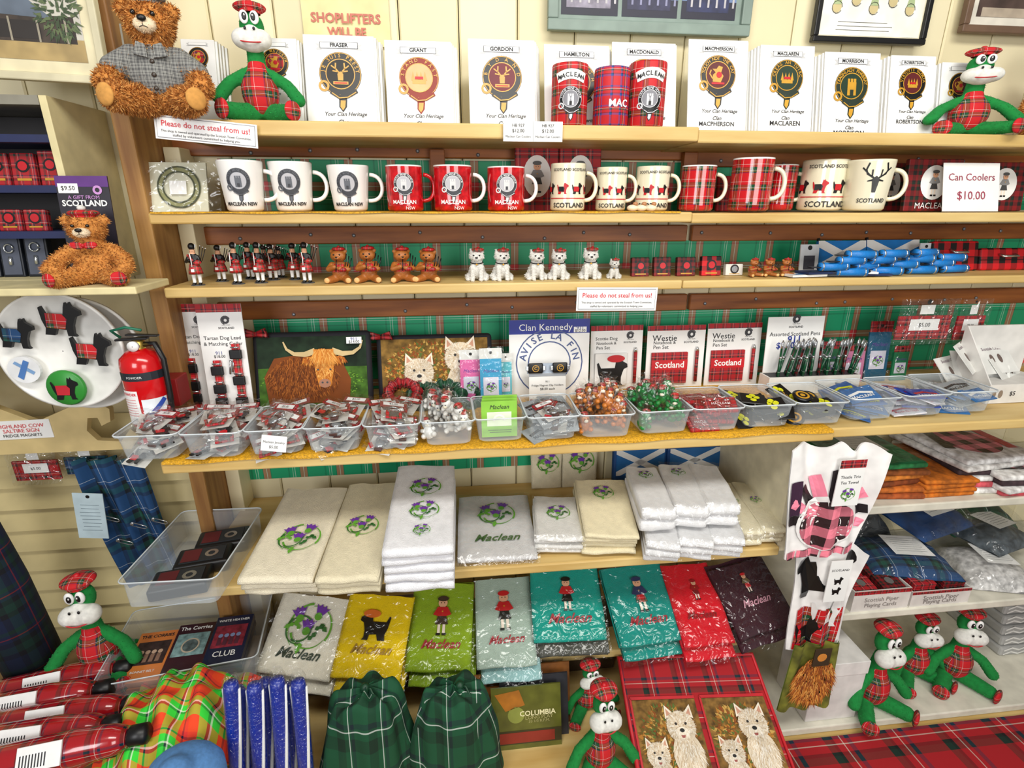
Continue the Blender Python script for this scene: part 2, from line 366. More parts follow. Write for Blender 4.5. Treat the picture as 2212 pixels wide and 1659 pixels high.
backing(Xat(428,W,z5+.2),Xat(1150,W,z5+.2),z5+.05,zB-.03,'green tartan cloth covering the wall behind the towels')
PXa=Xat(283,1.05,zM); PXb=Xat(322,1.05,zM)
b=B(); b.box(PXa,W-.15,0,PXb,W-.001,2.3,wood('7a4e26','b08448',(40,40,3),key='post_wood'),bev=.003)
thing('wooden_post',b,Matrix(),'tall worn brown wooden post beside the shelves','post')
b=B(); b.box(PXb+.001,W-.06,0,PXb+.03,W-.001,zT-.03,CREAM,bev=.002)
thing('wooden_post',b,Matrix(),'narrow cream painted upright beside the brown post','post')
# ---------------- print helpers
def crest(b,cx,cy,r,z,inner,motto='',ringm=None,em='lion',letter=None):
    ringm=ringm or BLK; letter=letter or GOLD; e=.0004
    b.poly([(cx-.12*r,cy-.85*r),(cx+.28*r,cy-.85*r),(cx+.22*r,cy-1.5*r),(cx+.03*r,cy-1.75*r),(cx-.15*r,cy-1.5*r)],z,ringm)
    b.poly([(cx-.06*r,cy-1.2*r),(cx+.18*r,cy-1.2*r),(cx+.14*r,cy-1.5*r),(cx+.03*r,cy-1.66*r),(cx-.09*r,cy-1.5*r)],z+e,letter)
    b.disc(cx,cy,r,z+e,ringm); b.disc(cx,cy,r*.98,z+2*e,letter,r0=r*.945,rings=1); b.disc(cx,cy,r*.70,z+2*e,letter,r0=r*.655,rings=1)
    b.disc(cx,cy,r*.655,z+2*e,inner)
    b.disc(cx-.8*r,cy-.55*r,.26*r,z+3*e,letter,r0=.15*r,n=12,rings=1); b.ribbon([(cx-.5*r,cy-.8*r),(cx-.1*r,cy-1.05*r),(cx+.3*r,cy-1.0*r),(cx+.75*r,cy-.75*r)],.2*r,z+3*e,ringm); b.ribbon([(cx-.45*r,cy-.86*r),(cx-.1*r,cy-1.1*r),(cx+.3*r,cy-1.06*r),(cx+.7*r,cy-.82*r)],.05*r,z+4*e,letter)
    if motto: b.arct(motto,cx,cy,.82*r,z+3*e,.17*r,letter,pi*.95,pi*.05,bold=.02)
    zz=z+3*e; g=letter
    if em=='stag':
        b.poly([(cx-.12*r,cy-.3*r),(cx+.12*r,cy-.3*r),(cx+.14*r,cy),(cx,cy+.12*r),(cx-.14*r,cy)],zz,g)
        for sx in (-1,1):
            b.ribbon([(cx+sx*.06*r,cy+.05*r),(cx+sx*.22*r,cy+.25*r),(cx+sx*.2*r,cy+.5*r)],.07*r,zz,g); b.ribbon([(cx+sx*.2*r,cy+.22*r),(cx+sx*.42*r,cy+.38*r)],.06*r,zz,g); b.ribbon([(cx+sx*.1*r,cy+.1*r),(cx+sx*.36*r,cy+.14*r)],.06*r,zz,g)
        b.rect(cx-.36*r,cy-.48*r,cx+.36*r,cy-.34*r,zz,g); b.rect(cx-.3*r,cy-.44*r,cx+.3*r,cy-.39*r,zz+e,RED)
    elif em=='tower':
        b.rect(cx-.26*r,cy-.5*r,cx+.26*r,cy+.2*r,zz,g); b.rect(cx-.1*r,cy-.5*r,cx+.1*r,cy-.2*r,zz+e,ringm)
        for k in (-.26,-.08,.1): b.rect(cx+k*r,cy+.2*r,cx+(k+.14)*r,cy+.38*r,zz,g)
    elif em=='crown':
        b.rect(cx-.34*r,cy-.3*r,cx+.34*r,cy-.14*r,zz,g)
        for k in (-.3,-.1,.1,.3): b.poly([(cx+(k-.1)*r,cy-.14*r),(cx+(k+.1)*r,cy-.14*r),(cx+k*r,cy+.3*r)],zz,g)
        b.rect(cx-.2*r,cy-.08*r,cx+.2*r,cy+.05*r,zz+e,RED)
    else:
        b.poly([(cx-.3*r,cy-.35*r),(cx+.15*r,cy-.38*r),(cx+.3*r,cy-.05*r),(cx+.16*r,cy+.12*r),(cx+.25*r,cy+.4*r),(cx+.02*r,cy+.46*r),(cx-.1*r,cy+.3*r),(cx-.34*r,cy+.3*r),(cx-.15*r,cy+.12*r),(cx-.3*r,cy)],zz,g)
        b.disc(cx+.05*r,cy,.16*r,zz+e,RED,n=10); b.ribbon([(cx-.3*r,cy-.2*r),(cx-.48*r,cy+.05*r),(cx-.4*r,cy+.25*r)],.07*r,zz,g); b.rect(cx-.36*r,cy-.48*r,cx+.36*r,cy-.38*r,zz,RED)
SCOT=[(.05,.78),(.10,.82),(.18,.62),(.6,.62),(.63,.85),(.66,.98),(.72,.9),(.76,1),(.80,.88),(.98,.76),(.99,.64),(.88,.58),(.84,.46),(.80,.3),(.80,.08),(.86,0),(.66,0),(.64,.18),(.42,.2),(.36,0),(.14,0),(.17,.2),(.10,.42)]
def scottie(b,cx,cy,s,z,mat,coat=None,flip=1,thick=0):
    pts=[(cx+flip*(x-.5)*s*1.15,cy+(y-.5)*s) for x,y in SCOT]
    if thick: b.ext(pts,z,z+thick,mat); z+=thick+.0004
    else: b.poly(pts if flip>0 else pts[::-1],z,mat); z+=.0004
    if coat: b.poly([(cx+flip*(x-.5)*s*1.15,cy+(y-.5)*s) for x,y in [(.2,.22),(.62,.2),(.68,.5),(.58,.64),(.2,.64)]][::flip],z,coat)
def lines(b,x0,x1,y,n,dy,z,mat,h=.0008):
    for i in range(n):
        q=R.uniform(0,.12)*(x1-x0); b.rect(x0+q,y-i*dy-h,x1-q*R.random(),y-i*dy,z,mat)
def arc(cx,cy,r,a0,a1,n=10,ry=None): return [(cx+r*cos(rad(a0+(a1-a0)*i/n)),cy+(ry or r)*sin(rad(a0+(a1-a0)*i/n))) for i in range(n+1)]
PUR=P('6a2f9c',.8); LGR=P('5fa22c',.8); DGR=P('2f6a28',.8)
def thistle(b,cx,cy,s,z,g=None):
    g=g or LGR
    for a,r_ in ((100,.5),(200,.42),(330,.45)):
        b.ribbon(arc(cx+.1*s,cy-.05*s,r_*s,a,a+130,12),.05*s,z,g,taper=.8)
        b.ribbon(arc(cx-.12*s,cy-.1*s,r_*s*.6,a+40,a+200,10),.045*s,z,DGR,taper=.6)
    for (x,y,a) in ((-.12,-.1,50),(.2,-.08,-60),(-.28,.0,120),(.3,.05,-130),(0,-.36,170),(.12,-.3,-40)):
        A=TR((cx+x*s,cy+y*s,z+.0003))@RZ(a); b.poly([(0,0),(.05*s,.05*s),(.03*s,.1*s),(.06*s,.16*s),(0,.24*s),(-.05*s,.15*s),(-.02*s,.1*s),(-.05*s,.05*s)],0,g if a>0 else DGR,A)
    for (x,y,a) in ((-.2,.12,20),(.2,.2,-15),(.03,-.12,0)):
        A=TR((cx+x*s,cy+y*s,z+.0006))@RZ(a)
        b.poly([(-.06*s,0),(.06*s,0),(.17*s,.22*s),(.1*s,.18*s),(.05*s,.25*s),(0,.19*s),(-.05*s,.25*s),(-.1*s,.18*s),(-.17*s,.22*s)],0,PUR,A)
        b.disc(0,-.01*s,.085*s,.0004,g,n=12,M=A)
def soldier(b,cx,cy,s,z,coat=RED,kilt=None,hat=None):
    e=.0004; kilt=kilt or BLK; hat=hat or RED
    b.rect(cx-.1*s,cy-.5*s,cx-.03*s,cy-.22*s,z,P('f0e0d0')); b.rect(cx+.03*s,cy-.5*s,cx+.1*s,cy-.22*s,z,P('f0e0d0')); b.rect(cx-.13*s,cy-.52*s,cx-.02*s,cy-.46*s,z+e,BLK); b.rect(cx+.02*s,cy-.52*s,cx+.13*s,cy-.46*s,z+e,BLK)
    b.poly([(cx-.17*s,cy-.25*s),(cx+.17*s,cy-.25*s),(cx+.1*s,cy),(cx-.1*s,cy)],z+e,kilt)
    b.poly([(cx-.12*s,cy-.04*s),(cx+.12*s,cy-.04*s),(cx+.24*s,cy+.0*s),(cx+.13*s,cy+.2*s),(cx-.13*s,cy+.2*s),(cx-.24*s,cy)],z+2*e,coat)
    b.disc(cx,cy+.3*s,.12*s,z+2*e,SKIN,n=16); b.disc(cx,cy+.41*s,.15*s,z+3*e,hat,n=16,ry=.07*s)
    for k in (-1,1): b.disc(cx+k*.04*s,cy+.3*s,.014*s,z+4*e,BLK,n=8)
    b.disc(cx,cy+.08*s,.02*s,z+3*e,GOLD,n=8)
def hair(b,cx,cy,rx,ry,n,ln,mats,z,mode='down',w=.004):
    for i in range(n):
        a=R.uniform(0,2*pi); q=math.sqrt(R.random()); x=cx+rx*q*cos(a); y=cy+ry*q*sin(a)
        if mode=='down': d=Vector((R.gauss(0,.25)+.5*(x-cx)/rx,-1)).normalized()
        else: d=(Vector((x-cx,y-cy)).normalized()+Vector((R.gauss(0,.3),R.gauss(0,.3)))).normalized() if q>.05 else Vector((0,1))
        l=ln*R.uniform(.6,1.2); p=Vector((-d.y,d.x))*w/2
        b.add([(x-p.x,y-p.y,z+i*1.5e-6),(x+p.x,y+p.y,z+i*1.5e-6),(x+d.x*l,y+d.y*l,z+i*1.5e-6)],[(0,1,2)],mats[R.randrange(len(mats))],None,False)
CW=[P(c,.9) for c in ('b5651f','9a4e18','cf8230','7a3a12','d99a4c')]; CD=[P(c,.9) for c in ('7a3f14','8f4c18','5c2c0c','a05c22')]; CL=[P(c,.9) for c in ('dc9440','e8ac5c','c87a2c')]
WW=[P(c,.9) for c in ('ece0cc','ddceb4','f4eee2','c4ac8c','e6d4b8')]
def westie_face(b,cx,cy,s,z):
    b.disc(cx+.06*s,cy-.75*s,.46*s,z-.0008,WW[1],ry=.62*s); hair(b,cx+.06*s,cy-.7*s,.42*s,.5*s,500,.2*s,WW,z-.0006,'down',.022*s)
    for k in (-1,1):
        b.poly([(cx+k*.14*s,cy+.36*s),(cx+k*.44*s,cy+.22*s),(cx+k*.40*s,cy+.62*s)][::k],z+.0004,WW[0]); b.poly([(cx+k*.24*s,cy+.36*s),(cx+k*.38*s,cy+.30*s),(cx+k*.37*s,cy+.52*s)][::k],z+.0005,P('c8957c',.9))
    b.disc(cx,cy,.44*s,z+.0006,WW[1]); hair(b,cx,cy,.40*s,.40*s,900,.10*s,WW,z+.0007,'out',.02*s); b.disc(cx,cy-.16*s,.2*s,z+.0021,WW[0],ry=.16*s); hair(b,cx,cy-.16*s,.2*s,.14*s,260,.12*s,WW[:3],z+.0022,'down',.016*s)
    for k in (-1,1): b.disc(cx+k*.15*s,cy+.08*s,.038*s,z+.0027,P('1a100a'),n=12)
    b.disc(cx,cy-.10*s,.075*s,z+.0027,BLK,n=12,ry=.055*s); b.poly([(cx-.07*s,cy-.23*s),(cx+.07*s,cy-.23*s),(cx+.04*s,cy-.30*s),(cx-.04*s,cy-.30*s)][::-1],z+.0027,P('9a5048'))
# ---------------- plush
def nessie():
    b0=blob([('e',(0,.02,.26),(.15,.13,.22)),('c',[(0,.02,.42),(0,.0,.62)],[.085,.075]),('e',(0,.0,.80),(.105,.09,.125)),
      ('c',[(.1,.0,.42),(.24,-.04,.33),(.33,-.1,.20)],[.055,.055,.062]),('c',[(-.1,.0,.42),(-.24,-.04,.33),(-.33,-.1,.20)],[.055,.055,.062]),
      ('c',[(.09,-.02,.09),(.25,-.22,.08)],[.085,.075]),('c',[(-.09,-.02,.09),(-.25,-.22,.08)],[.085,.075]),('c',[(0,.12,.1),(.06,.25,.07),(.16,.28,.05)],[.09,.05,.02])],.017)
    g=B(); g.add(b0[0],b0[1],GRN); fur(g,b0,2500,.014,[GRN,P('1a9c48',.9)],.004,.1)
    mz=blob([('e',(-.07,-.085,.685),(.095,.09,.085)),('e',(.07,-.085,.685),(.095,.09,.085)),('e',(0,-.07,.66),(.12,.09,.08)),('e',(0,-.07,.74),(.07,.055,.065))],.014)
    m=B(); m.add(mz[0],mz[1],PWHITE)
    for k in (-1,1): m.ell((k*.035,-.148,.755),(.011,.008,.014),BLK,8)
    sm=[(.13*sin(rad(a)),-.177+.05*abs(sin(rad(a)))**2,.69-.05*cos(rad(a))) for a in range(-80,81,10)]
    m.tube(sm,.006,P('c0282c'),6)
    parts=[('body',g),('muzzle',m)]
    for k in (-1,1):
        eyes=B(); eyes.ell((k*.042,-.09,.855),(.038,.022,.054),WHT,14); eyes.ell((k*.036,-.108,.855),(.02,.008,.032),BLK,12); eyes.ell((k*.032,-.114,.866),(.006,.004,.009),WHT,8); parts.append(('eye',eyes))
    dr=blob([('e',(0,.0,.27),(.162,.143,.215)),('c',[(.0,.01,.4),(0,.0,.47)],[.1,.085])],.016)
    d=B(); d.add(dr[0],dr[1],T('red',.16,.8)); parts.append(('dress',d))
    for k in (-1,1):
        ft=B(); ft.ell((0,0,0),(.078,.03,.088),T('red',.12,.8),16,TR((k*.285,-.285,.085))@RZ(k*38)); parts.append(('foot_pad',ft))
    h=B(); h.ell((0,.01,.955),(.135,.12,.045),T('red',.12,.8),20); h.lathe([(.085,0),(.09,.03),(.08,.045)],T('red',.12,.8),20,TR((0,.0,.905))); parts.append(('tam_hat',h))
    pm=B(); pm.ell((0,.01,1.0),(.026,.026,.022),RED,10); parts.append(('pompom',pm,len(parts)-1))
    return meshes(parts)
def bear(jacket=None,hatm=None,n=9000,red_pad=False,bow=False):
    fm=[P(c,.85) for c in ('c8843c','ac6a2c','dea45c','8f5826')]
    bl=blob([('e',(0,.02,.26),(.2,.16,.25)),('e',(0,-.01,.70),(.185,.165,.165)),('c',[(0,0,.45),(0,0,.6)],[.13,.13]),('e',(.17,.0,.80),(.062,.04,.062)),('e',(-.17,.0,.80),(.062,.04,.062)),
       ('c',[(.17,.0,.44),(.3,-.08,.32),(.34,-.2,.22)],[.08,.08,.09]),('c',[(-.17,.0,.44),(-.3,-.08,.32),(-.34,-.2,.22)],[.08,.08,.09]),
       ('c',[(.12,-.04,.12),(.28,-.3,.1)],[.12,.1]),('c',[(-.12,-.04,.12),(-.28,-.3,.1)],[.12,.1])],.02)
    g=B(); g.add(bl[0],bl[1],fm[0]); fur(g,bl,n,.035,fm,.007,.35)
    m=B(); mz=blob([('e',(0,-.165,.655),(.085,.065,.06))],.012); lt=[P('e8d4b4',.85),P('dcc09a',.85)]; m.add(mz[0],mz[1],lt[0]); fur(m,mz,400,.015,lt,.005,.2)
    no=B(); no.ell((0,-.235,.685),(.034,.02,.024),BLK,12)
    no.tube([(0,-.232,.665),(0,-.228,.635),(.03,-.215,.625)],.003,BLK,5); no.tube([(0,-.228,.635),(-.03,-.215,.625)],.003,BLK,5)
    parts=[('body',g),('muzzle',m),('nose',no,1)]
    for k in (-1,1):
        ey=B(); ey.ell((k*.068,-.168,.735),(.019,.014,.02),P('1a0e06',.15),10); parts.append(('eye',ey))
        pads=B(); pads.ell((0,0,0),(.08,.03,.085),T('red',.14,.8) if red_pad else P('c89048',.9),14,TR((k*.315,-.385,.105))@RZ(k*32)); parts.append(('foot_pad',pads))
    if jacket:
        j=blob([('e',(0,.02,.3),(.235,.19,.22)),('c',[(.17,.0,.45),(.3,-.08,.34)],[.1,.105]),('c',[(-.17,.0,.45),(-.3,-.08,.34)],[.1,.105]),('c',[(0,0,.42),(0,0,.5)],[.16,.13])],.02)
        jb=B(); jb.add(j[0],j[1],jacket)
        for k in range(3): jb.ell((.0,-.178+.006*k*k,.2+.1*k),(.018,.01,.018),P('3a3028',.3),10)
        for k in (-1,1): jb.ext([(k*.02,.0),(k*.12,.02),(k*.09,.12),(k*.03,.10)],-.01,.01,jacket,TR((0,-.165,.42))@RX(80))
        parts.append(('jacket',jb))
    if bow:
        w=B()
        for k in (-1,1): w.ell((0,0,0),(.07,.02,.045),T('red',.1,.8),12,TR((k*.06,-.2,.5))@RY(-k*12))
        w.ell((0,-.21,.5),(.02,.02,.025),RED,8); parts.append(('bow_tie',w))
    h=B(); h.ell((0,0,.885),(.15,.14,.045),hatm,20); h.lathe([(.11,0),(.115,.03),(.1,.045)],hatm,20,TR((0,0,.835)))
    if red_pad: h.ell((0,-.02,.945),(.04,.04,.035),PWHITE,10)
    parts.append(('cap',h))
    return meshes(parts)
NES=nessie()
BIG=bear(jacket=T('grey',.05,.9),hatm=T('grey',.05,.9),n=16000)
SML=bear(hatm=T('red',.12,.9),n=7000,red_pad=True,bow=True)
def put(ms,name,x0,x1,yt,Y,z,label,cat,group=None,rz=0,hk=1.02,mw=None):
    M,w,h=up3(x0,x1,yt,Y,z,rz); k=h/hk; sx=1
    if mw: sx=min(1.4,max(.9,w/(k*mw)))
    return thing(name,ms,M@Matrix.Diagonal((k*sx,k*(1+(sx-1)*.5),k,1)),label,cat,group)
NL='green sea monster plush in red tartan dress'
# ---------------- top shelf
put(BIG,'teddy_bear',215,455,-18,1.0,zT,'large fluffy brown teddy bear in grey plaid jacket and cap','teddy bear',rz=12,hk=.93)
put(NES,'plush_toy',452,655,-2,1.055,zT,NL+' beside the large bear','plush toy','green plush toys',rz=8,mw=.8)
put(NES,'plush_toy',2000,2205,98,1.06,zT-.004,NL+' beside the last booklets','plush toy','green plush toys',rz=-20,mw=.8)
put(SML,'teddy_bear',2185,2340,110,1.10,zT-.004,'brown teddy bear partly seen beside the green plush toy','teddy bear',hk=.93)
def book(w,h,name,motto,inner,em,ringm=None):
    b=B(); b.box(-w/2,0,-.003,w/2,h,0,WHT,bev=.0006,seg=1); e=.0004
    y=h-.15*w; G=P('55555a')
    b.poly([(-.33*w,y-.05*w),(-.24*w,y-.05*w),(-.24*w,y+.03*w),(-.33*w,y+.03*w),(-.29*w,y-.01*w)],e,P('c8c8c8')); b.poly([(.33*w,y-.05*w),(.29*w,y-.01*w),(.33*w,y+.03*w),(.24*w,y+.03*w),(.24*w,y-.05*w)],e,P('c8c8c8'))
    b.rect(-.27*w,y-.035*w,.27*w,y+.055*w,e,G); b.rect(-.262*w,y-.028*w,.262*w,y+.048*w,2*e,WHT)
    if name: b.text(name,0,y+.01*w,3*e,INK,w=.46*w,h=.055*w,bold=.03)
    crest(b,0,h-.53*w,.3*w,e,inner,motto,ringm,em)
    b.text('Your Clan Heritage',.04*w,h-1.08*w,e,INK,w=.6*w,shear=.3,bold=.015); b.text('Clan',0,h-1.19*w,e,INK,h=.06*w,shear=.3,bold=.02)
    if name: b.text(name,0,h-1.28*w,e,INK,w=.6*w,h=.08*w,bold=.02)
    return b
dki=P('1c160e'); dkr=P('5a1014'); dkg=P('14301c'); mar=P('6a1020')
books=[(398,470,85,'','','red','lion','glimpsed behind bear'),(548,646,82,'','HOC MAJORUM','red','lion','behind green plush'),
(660,812,76,'FRASER','JE SUIS PREST','i','stag','titled FRASER'),(834,977,88,'GRANT','STAND FAST','g','crown','titled GRANT'),(1013,1156,85,'GORDON','BYDAND','m','stag','titled GORDON'),
(1176,1315,97,'HAMILTON','THROUGH','r','lion','titled HAMILTON'),(1322,1458,92,'MACDONALD','I HAVE FE','i','tower','titled MACDONALD'),
(1486,1613,86,'MACPHERSON','TOUCH NOT THE CAT','r','lion','titled MACPHERSON'),(1640,1756,98,'MACLAREN','CREAG AN TUIRC','gr','crown','titled MACLAREN'),
(1778,1897,113,'MORRISON','TEAGHLACH PHABBAY','gr','tower','titled MORRISON'),(1920,2016,120,'ROBERTSON','VIRTUTIS GLORIA','r','crown','titled ROBERTSON'),(2030,2110,135,'','','r','lion','beside green plush')]
for i,(x0,x1,yt,nm,mo,tk,em,lab) in enumerate(books):
    M,w,h=std(x0,x1,yt,1.075,zT if x1<1500 else zT-.004,11)
    rm=P('8a2412') if nm=='GRANT' else (P('1a2a1c') if tk=='gr' else None)
    inner={'g':P('e8b07c'),'m':mar,'r':dkr,'i':dki,'gr':dkg,'red':T('dred',.02)}[tk]
    thing('booklet',book(w,h,nm,mo,inner,em,rm),M,'white clan heritage booklet with round crest, '+lab,'booklet','clan booklets on the top shelf')
    bk=B(); bk.box(-w/2,0,-.0055,w/2,h,0,WHT,bev=.0006,seg=1); bk.box(-w/2+.001,.001,-.005,w/2+.0004,h+.0002,-.0008,P('bfbaac')); bk=bk.mesh('booklet')
    for k in range(1,5):
        thing('booklet',bk,M@TR((.003*k*(1 if i<8 else -1)+R.uniform(-.0008,.0008),-.0005*k,-.0062*k+.002)),'plain white booklet stacked behind the front one','booklet','clan booklets on the top shelf')
def cooler(w,h,key,mode):
    r=w/2; b=B(); m=T(key,.03); b.lathe([(r*.2,.002),(r*.9,0),(r,.004),(r,h-.003),(r*.97,h),(r*.9,h-.002),(r*.88,h*.3),(.001,h*.3)],m,36)
    d=B(); e=.0006
    if mode:
        d.ribbon([(-.8*r+i*.16*r,.78*h+.05*h*cos((i-5)*.35)-.02*h) for i in range(11)],.16*h,0,WHT)
        for i,ch in enumerate('MACLEAN'): d.text(ch,(-.62+.207*i)*r,.775*h+.045*h*cos((i-3)*.5)-.02*h,e,INK,h=.07*h,bold=.02)
        crest(d,0,.42*h,.62*r,0,P('85858c') ,'VIRTUE MINE HONOUR',BLK,'tower',P('d8d8dc'))
    else: d.text('MAC',.3*r,.38*h,e,WHT,w=1.1*r,bold=.03)
    b.merge(d,lambda v:((r+.0008+v.z)*sin(v.x/r),-(r+.0008+v.z)*cos(v.x/r),v.y)); return b
for x0,x1,yt,k,mo,lab in ((1192,1268,142,'red',1,'red tartan can cooler printed with a grey castle crest'),(1283,1357,150,'bluered',0,'blue and red tartan can cooler with white lettering'),(1358,1434,138,'red',1,'red tartan can cooler with crest, standing before booklets')):
    M,w,h=up3(x0,x1,yt,1.035,zT,0); thing('can_cooler',cooler(w,h,k,mo),M@RZ(-8),lab,'can cooler','can coolers on the top shelf')
# wall pictures
def picture(x0,y0,x1,y1,Y,fr,frm,matc,scene,label,lean=0):
    M,w,h=hang(x0,y0,x1,y1,Y); f=B()
    f.box(-w/2,0,0,w/2,fr,.014,frm,bev=.002); f.box(-w/2,h-fr,0,w/2,h,.014,frm,bev=.002); f.box(-w/2,fr,0,-w/2+fr,h-fr,.014,frm,bev=.002); f.box(w/2-fr,fr,0,w/2,h-fr,.014,frm,bev=.002)
    a=B(); a.box(-w/2+fr*.5,fr*.5,.001,w/2-fr*.5,h-fr*.5,.006,matc); scene(a,w,h,fr)
    thing('picture_frame',meshes([('frame',f),('picture',a)]),M@RZ(lean),label,'picture frame')
def sc3(a,w,h,fr):
    for k in range(3):
        x0=-w/2+.026+k*(w-.05)/3; x1=x0+(w-.05)/3-.008; z=.0066; H=h-.03; y0=.028
        a.rect(x0,y0,x1,H,z,P('6a80a8')); a.rect(x0,y0,x1,y0+.03,z+.0003,P('1c1c30'))
        a.rect(x0+.01,y0+.012,x1-.015,y0+.085,z+.0005,P(('8a8494','2a2a48','242a50')[k],var=.4,ns=60)); a.poly([(x0+.005,y0+.08),(x1-.01,y0+.08),((x0+x1)/2,y0+.13)],z+.0006,P('3a3450'))
        for j in range(6): a.rect(x0+.018+j*.017,y0+.02,x0+.022+j*.017,y0+.05,z+.0008,P('b8b4b8') if k!=1 else P('8888a8'))
        a.rect(x0,y0+.056,x1,y0+.059,z+.0009,P('a8a8b0'))
picture(1183,-170,1627,76,W-.016,.02,P('7f9087',.5),P('7f9087',.5),sc3,'grey painted frame holding three old photographs on wall')
def sc1(a,w,h,fr):
    a.rect(-w/2+.014,.014,w/2-.014,h-.014,.0066,P('f0eee2'))
    for k in range(5):
        cx=-w*.32+k*w*.16; cy=h*(.34 if k%2 else .28); a.disc(cx,cy,.010,.007,P('c8b888'),n=10); a.poly([(cx-.009,cy+.005),(cx+.009,cy+.005),(cx+.004,cy+.03),(cx-.004,cy+.03)],.0074,P(('a8b88a','c89a88')[k%2])); a.ribbon(arc(cx,cy,.011,0,330,10),.001,.0078,INK)
    lines(a,-w*.35,w*.2,h*.17,3,.007,.007,INK)
picture(1768,-190,2018,98,W-.016,.011,BLK,P('e8e0c0'),sc1,'thin black frame with a white cartoon print on wall')
picture(2095,-190,2330,78,W-.016,.014,P('6a5240'),P('d8d2c4'),lambda a,w,h,fr:(a.rect(-w/2+.03,.03,w/2-.03,h-.03,.0066,P('4a3a34',var=.4)),a.rect(-w/2+.04,.03,w/2-.03,h*.22,.007,P('a89a88',var=.3))),'brown frame with an old photograph on wall')
def sc0(a,w,h,fr):
    z=.0066; x0=-w/2+.03;x1=w/2-.028;y0=.03
    a.rect(x0,y0,x1,h-.03,z,P('c2beb2')); a.rect(x0,y0,x1,y0+h*.15,z+.0003,P('a8905e',var=.3))
    a.rect(x0,y0+h*.12,x1-.01,y0+h*.3,z+.0005,P('3a3028',var=.6,ns=40)); a.poly([(x0,y0+h*.3),(x1-.04,y0+h*.28),(x1-.07,y0+h*.40),(x0,y0+h*.42)],z+.0007,P('5f6a78',var=.2))
    a.rect(x0,y0+h*.14,x1-.06,y0+h*.26,z+.0008,P('2a2420'))
    for k in range(7): a.rect(x0+.02+k*.04,y0+h*.12,x0+.023+k*.04,y0+h*.28,z+.001,P('98907e'))
    a.poly([(x0+.12,y0+h*.41),(x0+.15,y0+h*.41),(x0+.15,y0+h*.5),(x0+.12,y0+h*.5)],z+.001,P('6a4a40'))
    hair(a,x1-.03,y0+h*.33,.03,.035,120,.012,[P('4a5a3a'),P('5c6a44'),P('38482c')],z+.001,'out',.005)
picture(-130,-160,208,176,1.04,.012,P('d0c8a8'),P('dcd2ae'),sc0,'large cream matted photograph of an old house on cabinet',lean=-2)
M,w,h=hang(648,-120,838,100,W-.004); b=B(); yc=P('e2d8a0',.6)
b.grid(lambda u,v:((u-.5)*w,v*h,.002+.0015*sin(u*9)),12,4,yc); RT=P('c06a58')
def yy(py): return PY(740,py,W-.004).z-M.translation.z
b.text('SHOPLIFTERS',0,yy(42),.005,RT,w=w*.80,bold=.03); b.text('WILL BE',-.0,yy(71),.005,RT,w=w*.45,bold=.03)
thing('wall_sign',b,M,'pale yellow cloth sign with red lettering pinned on wall','sign')
def sign(name,x0,y0,x1,y1,Y,fn,label,rz=0,mat=WHT,cat='sign'):
    M,w,h=hang(x0,y0,x1,y1,Y); b=B(); b.box(-w/2,0,-.0008,w/2,h,.0008,mat); fn(b,w,h); thing(name,b,M@RZ(rz),label,cat)
SR=P('d03a44')
def steal(b,w,h):
    b.rect(-w*.48,h*.06,w*.48,h*.94,.001,P('8a8a90')); b.rect(-w*.475,h*.09,w*.475,h*.91,.0014,WHT)
    b.text('Please do not steal from us!',0,h*.66,.002,SR,w=w*.86,bold=.01); b.text('This shop is owned and operated by the Scottish Town Committee,',0,h*.36,.002,INK,w=w*.88); b.text('staffed by volunteers committed to helping you.',0,h*.2,.002,INK,w=w*.66)
sign('paper_sign',334,258,553,310,.993,steal,'white paper sign about stealing, taped on top shelf edge',-5)
sign('paper_sign',1245,621,1418,671,.992,steal,'white paper sign about stealing, pinned below the figurines',-1)
def hb(b,w,h):
    for k in (-1,1):
        c=k*w*.25; b.text('HB 927',c,h*.78,.002,INK,w=w*.2); b.text('$12.00',c,h*.52,.002,INK,w=w*.2); b.text('Maclean Can Coolers',c,h*.24,.002,INK,w=w*.42)
    b.rect(-.0004,0,.0004,h,.0012,P('b0b0b0'))
sign('price_label',1087,262,1215,306,.993,hb,'white double price label for can coolers on shelf edge',0,cat='price label')
# ---------------- mug row
CER=P('eeedea',.12,var=.02,coat=.4); CERC=P('e6dfc4',.15,var=.02,coat=.4)
def mug(w,h,body,handle,deco,taper=0,hw=.27):
    bw=w*(1-hw); r=bw/2; rb=r*(1-taper); cx=-w/2+r
    prof=[(.001,.003),(rb*.8,.002),(rb*.9,0),(rb,.004)]+[(rb+(r-rb)*t,h*t) for t in (.15,.3,.5,.7,.85,.97)]+[(r*.985,h),(r*.94,h-.001),(rb*.9,.01),(.001,.009)]
    b=B(); A=TR((cx,0,0)); b.lathe(prof[:10],body,40,A); b.lathe(prof[9:],CER if body!=CERC else CERC,40,A)
    d=B(); deco(d,r,h)
    b.merge(d,lambda v:(lambda q:((q+v.z+.0008)*sin(v.x/r)+cx,-(q+v.z+.0008)*cos(v.x/r),v.y))(rb+(r-rb)*v.y/h))
    hb=B(); x0=cx+r*.93-(r-rb)*.3; hr=w*hw*.95; pts=[]
    for a in range(-95,96,12): pts.append((x0+hr*max(0,cos(rad(a)))**.7,0,h*.52+h*.29*sin(rad(a))))
    hb.tube(pts,[h*.045]*len(pts),handle,10)
    return meshes([('body',b),('handle',hb)])
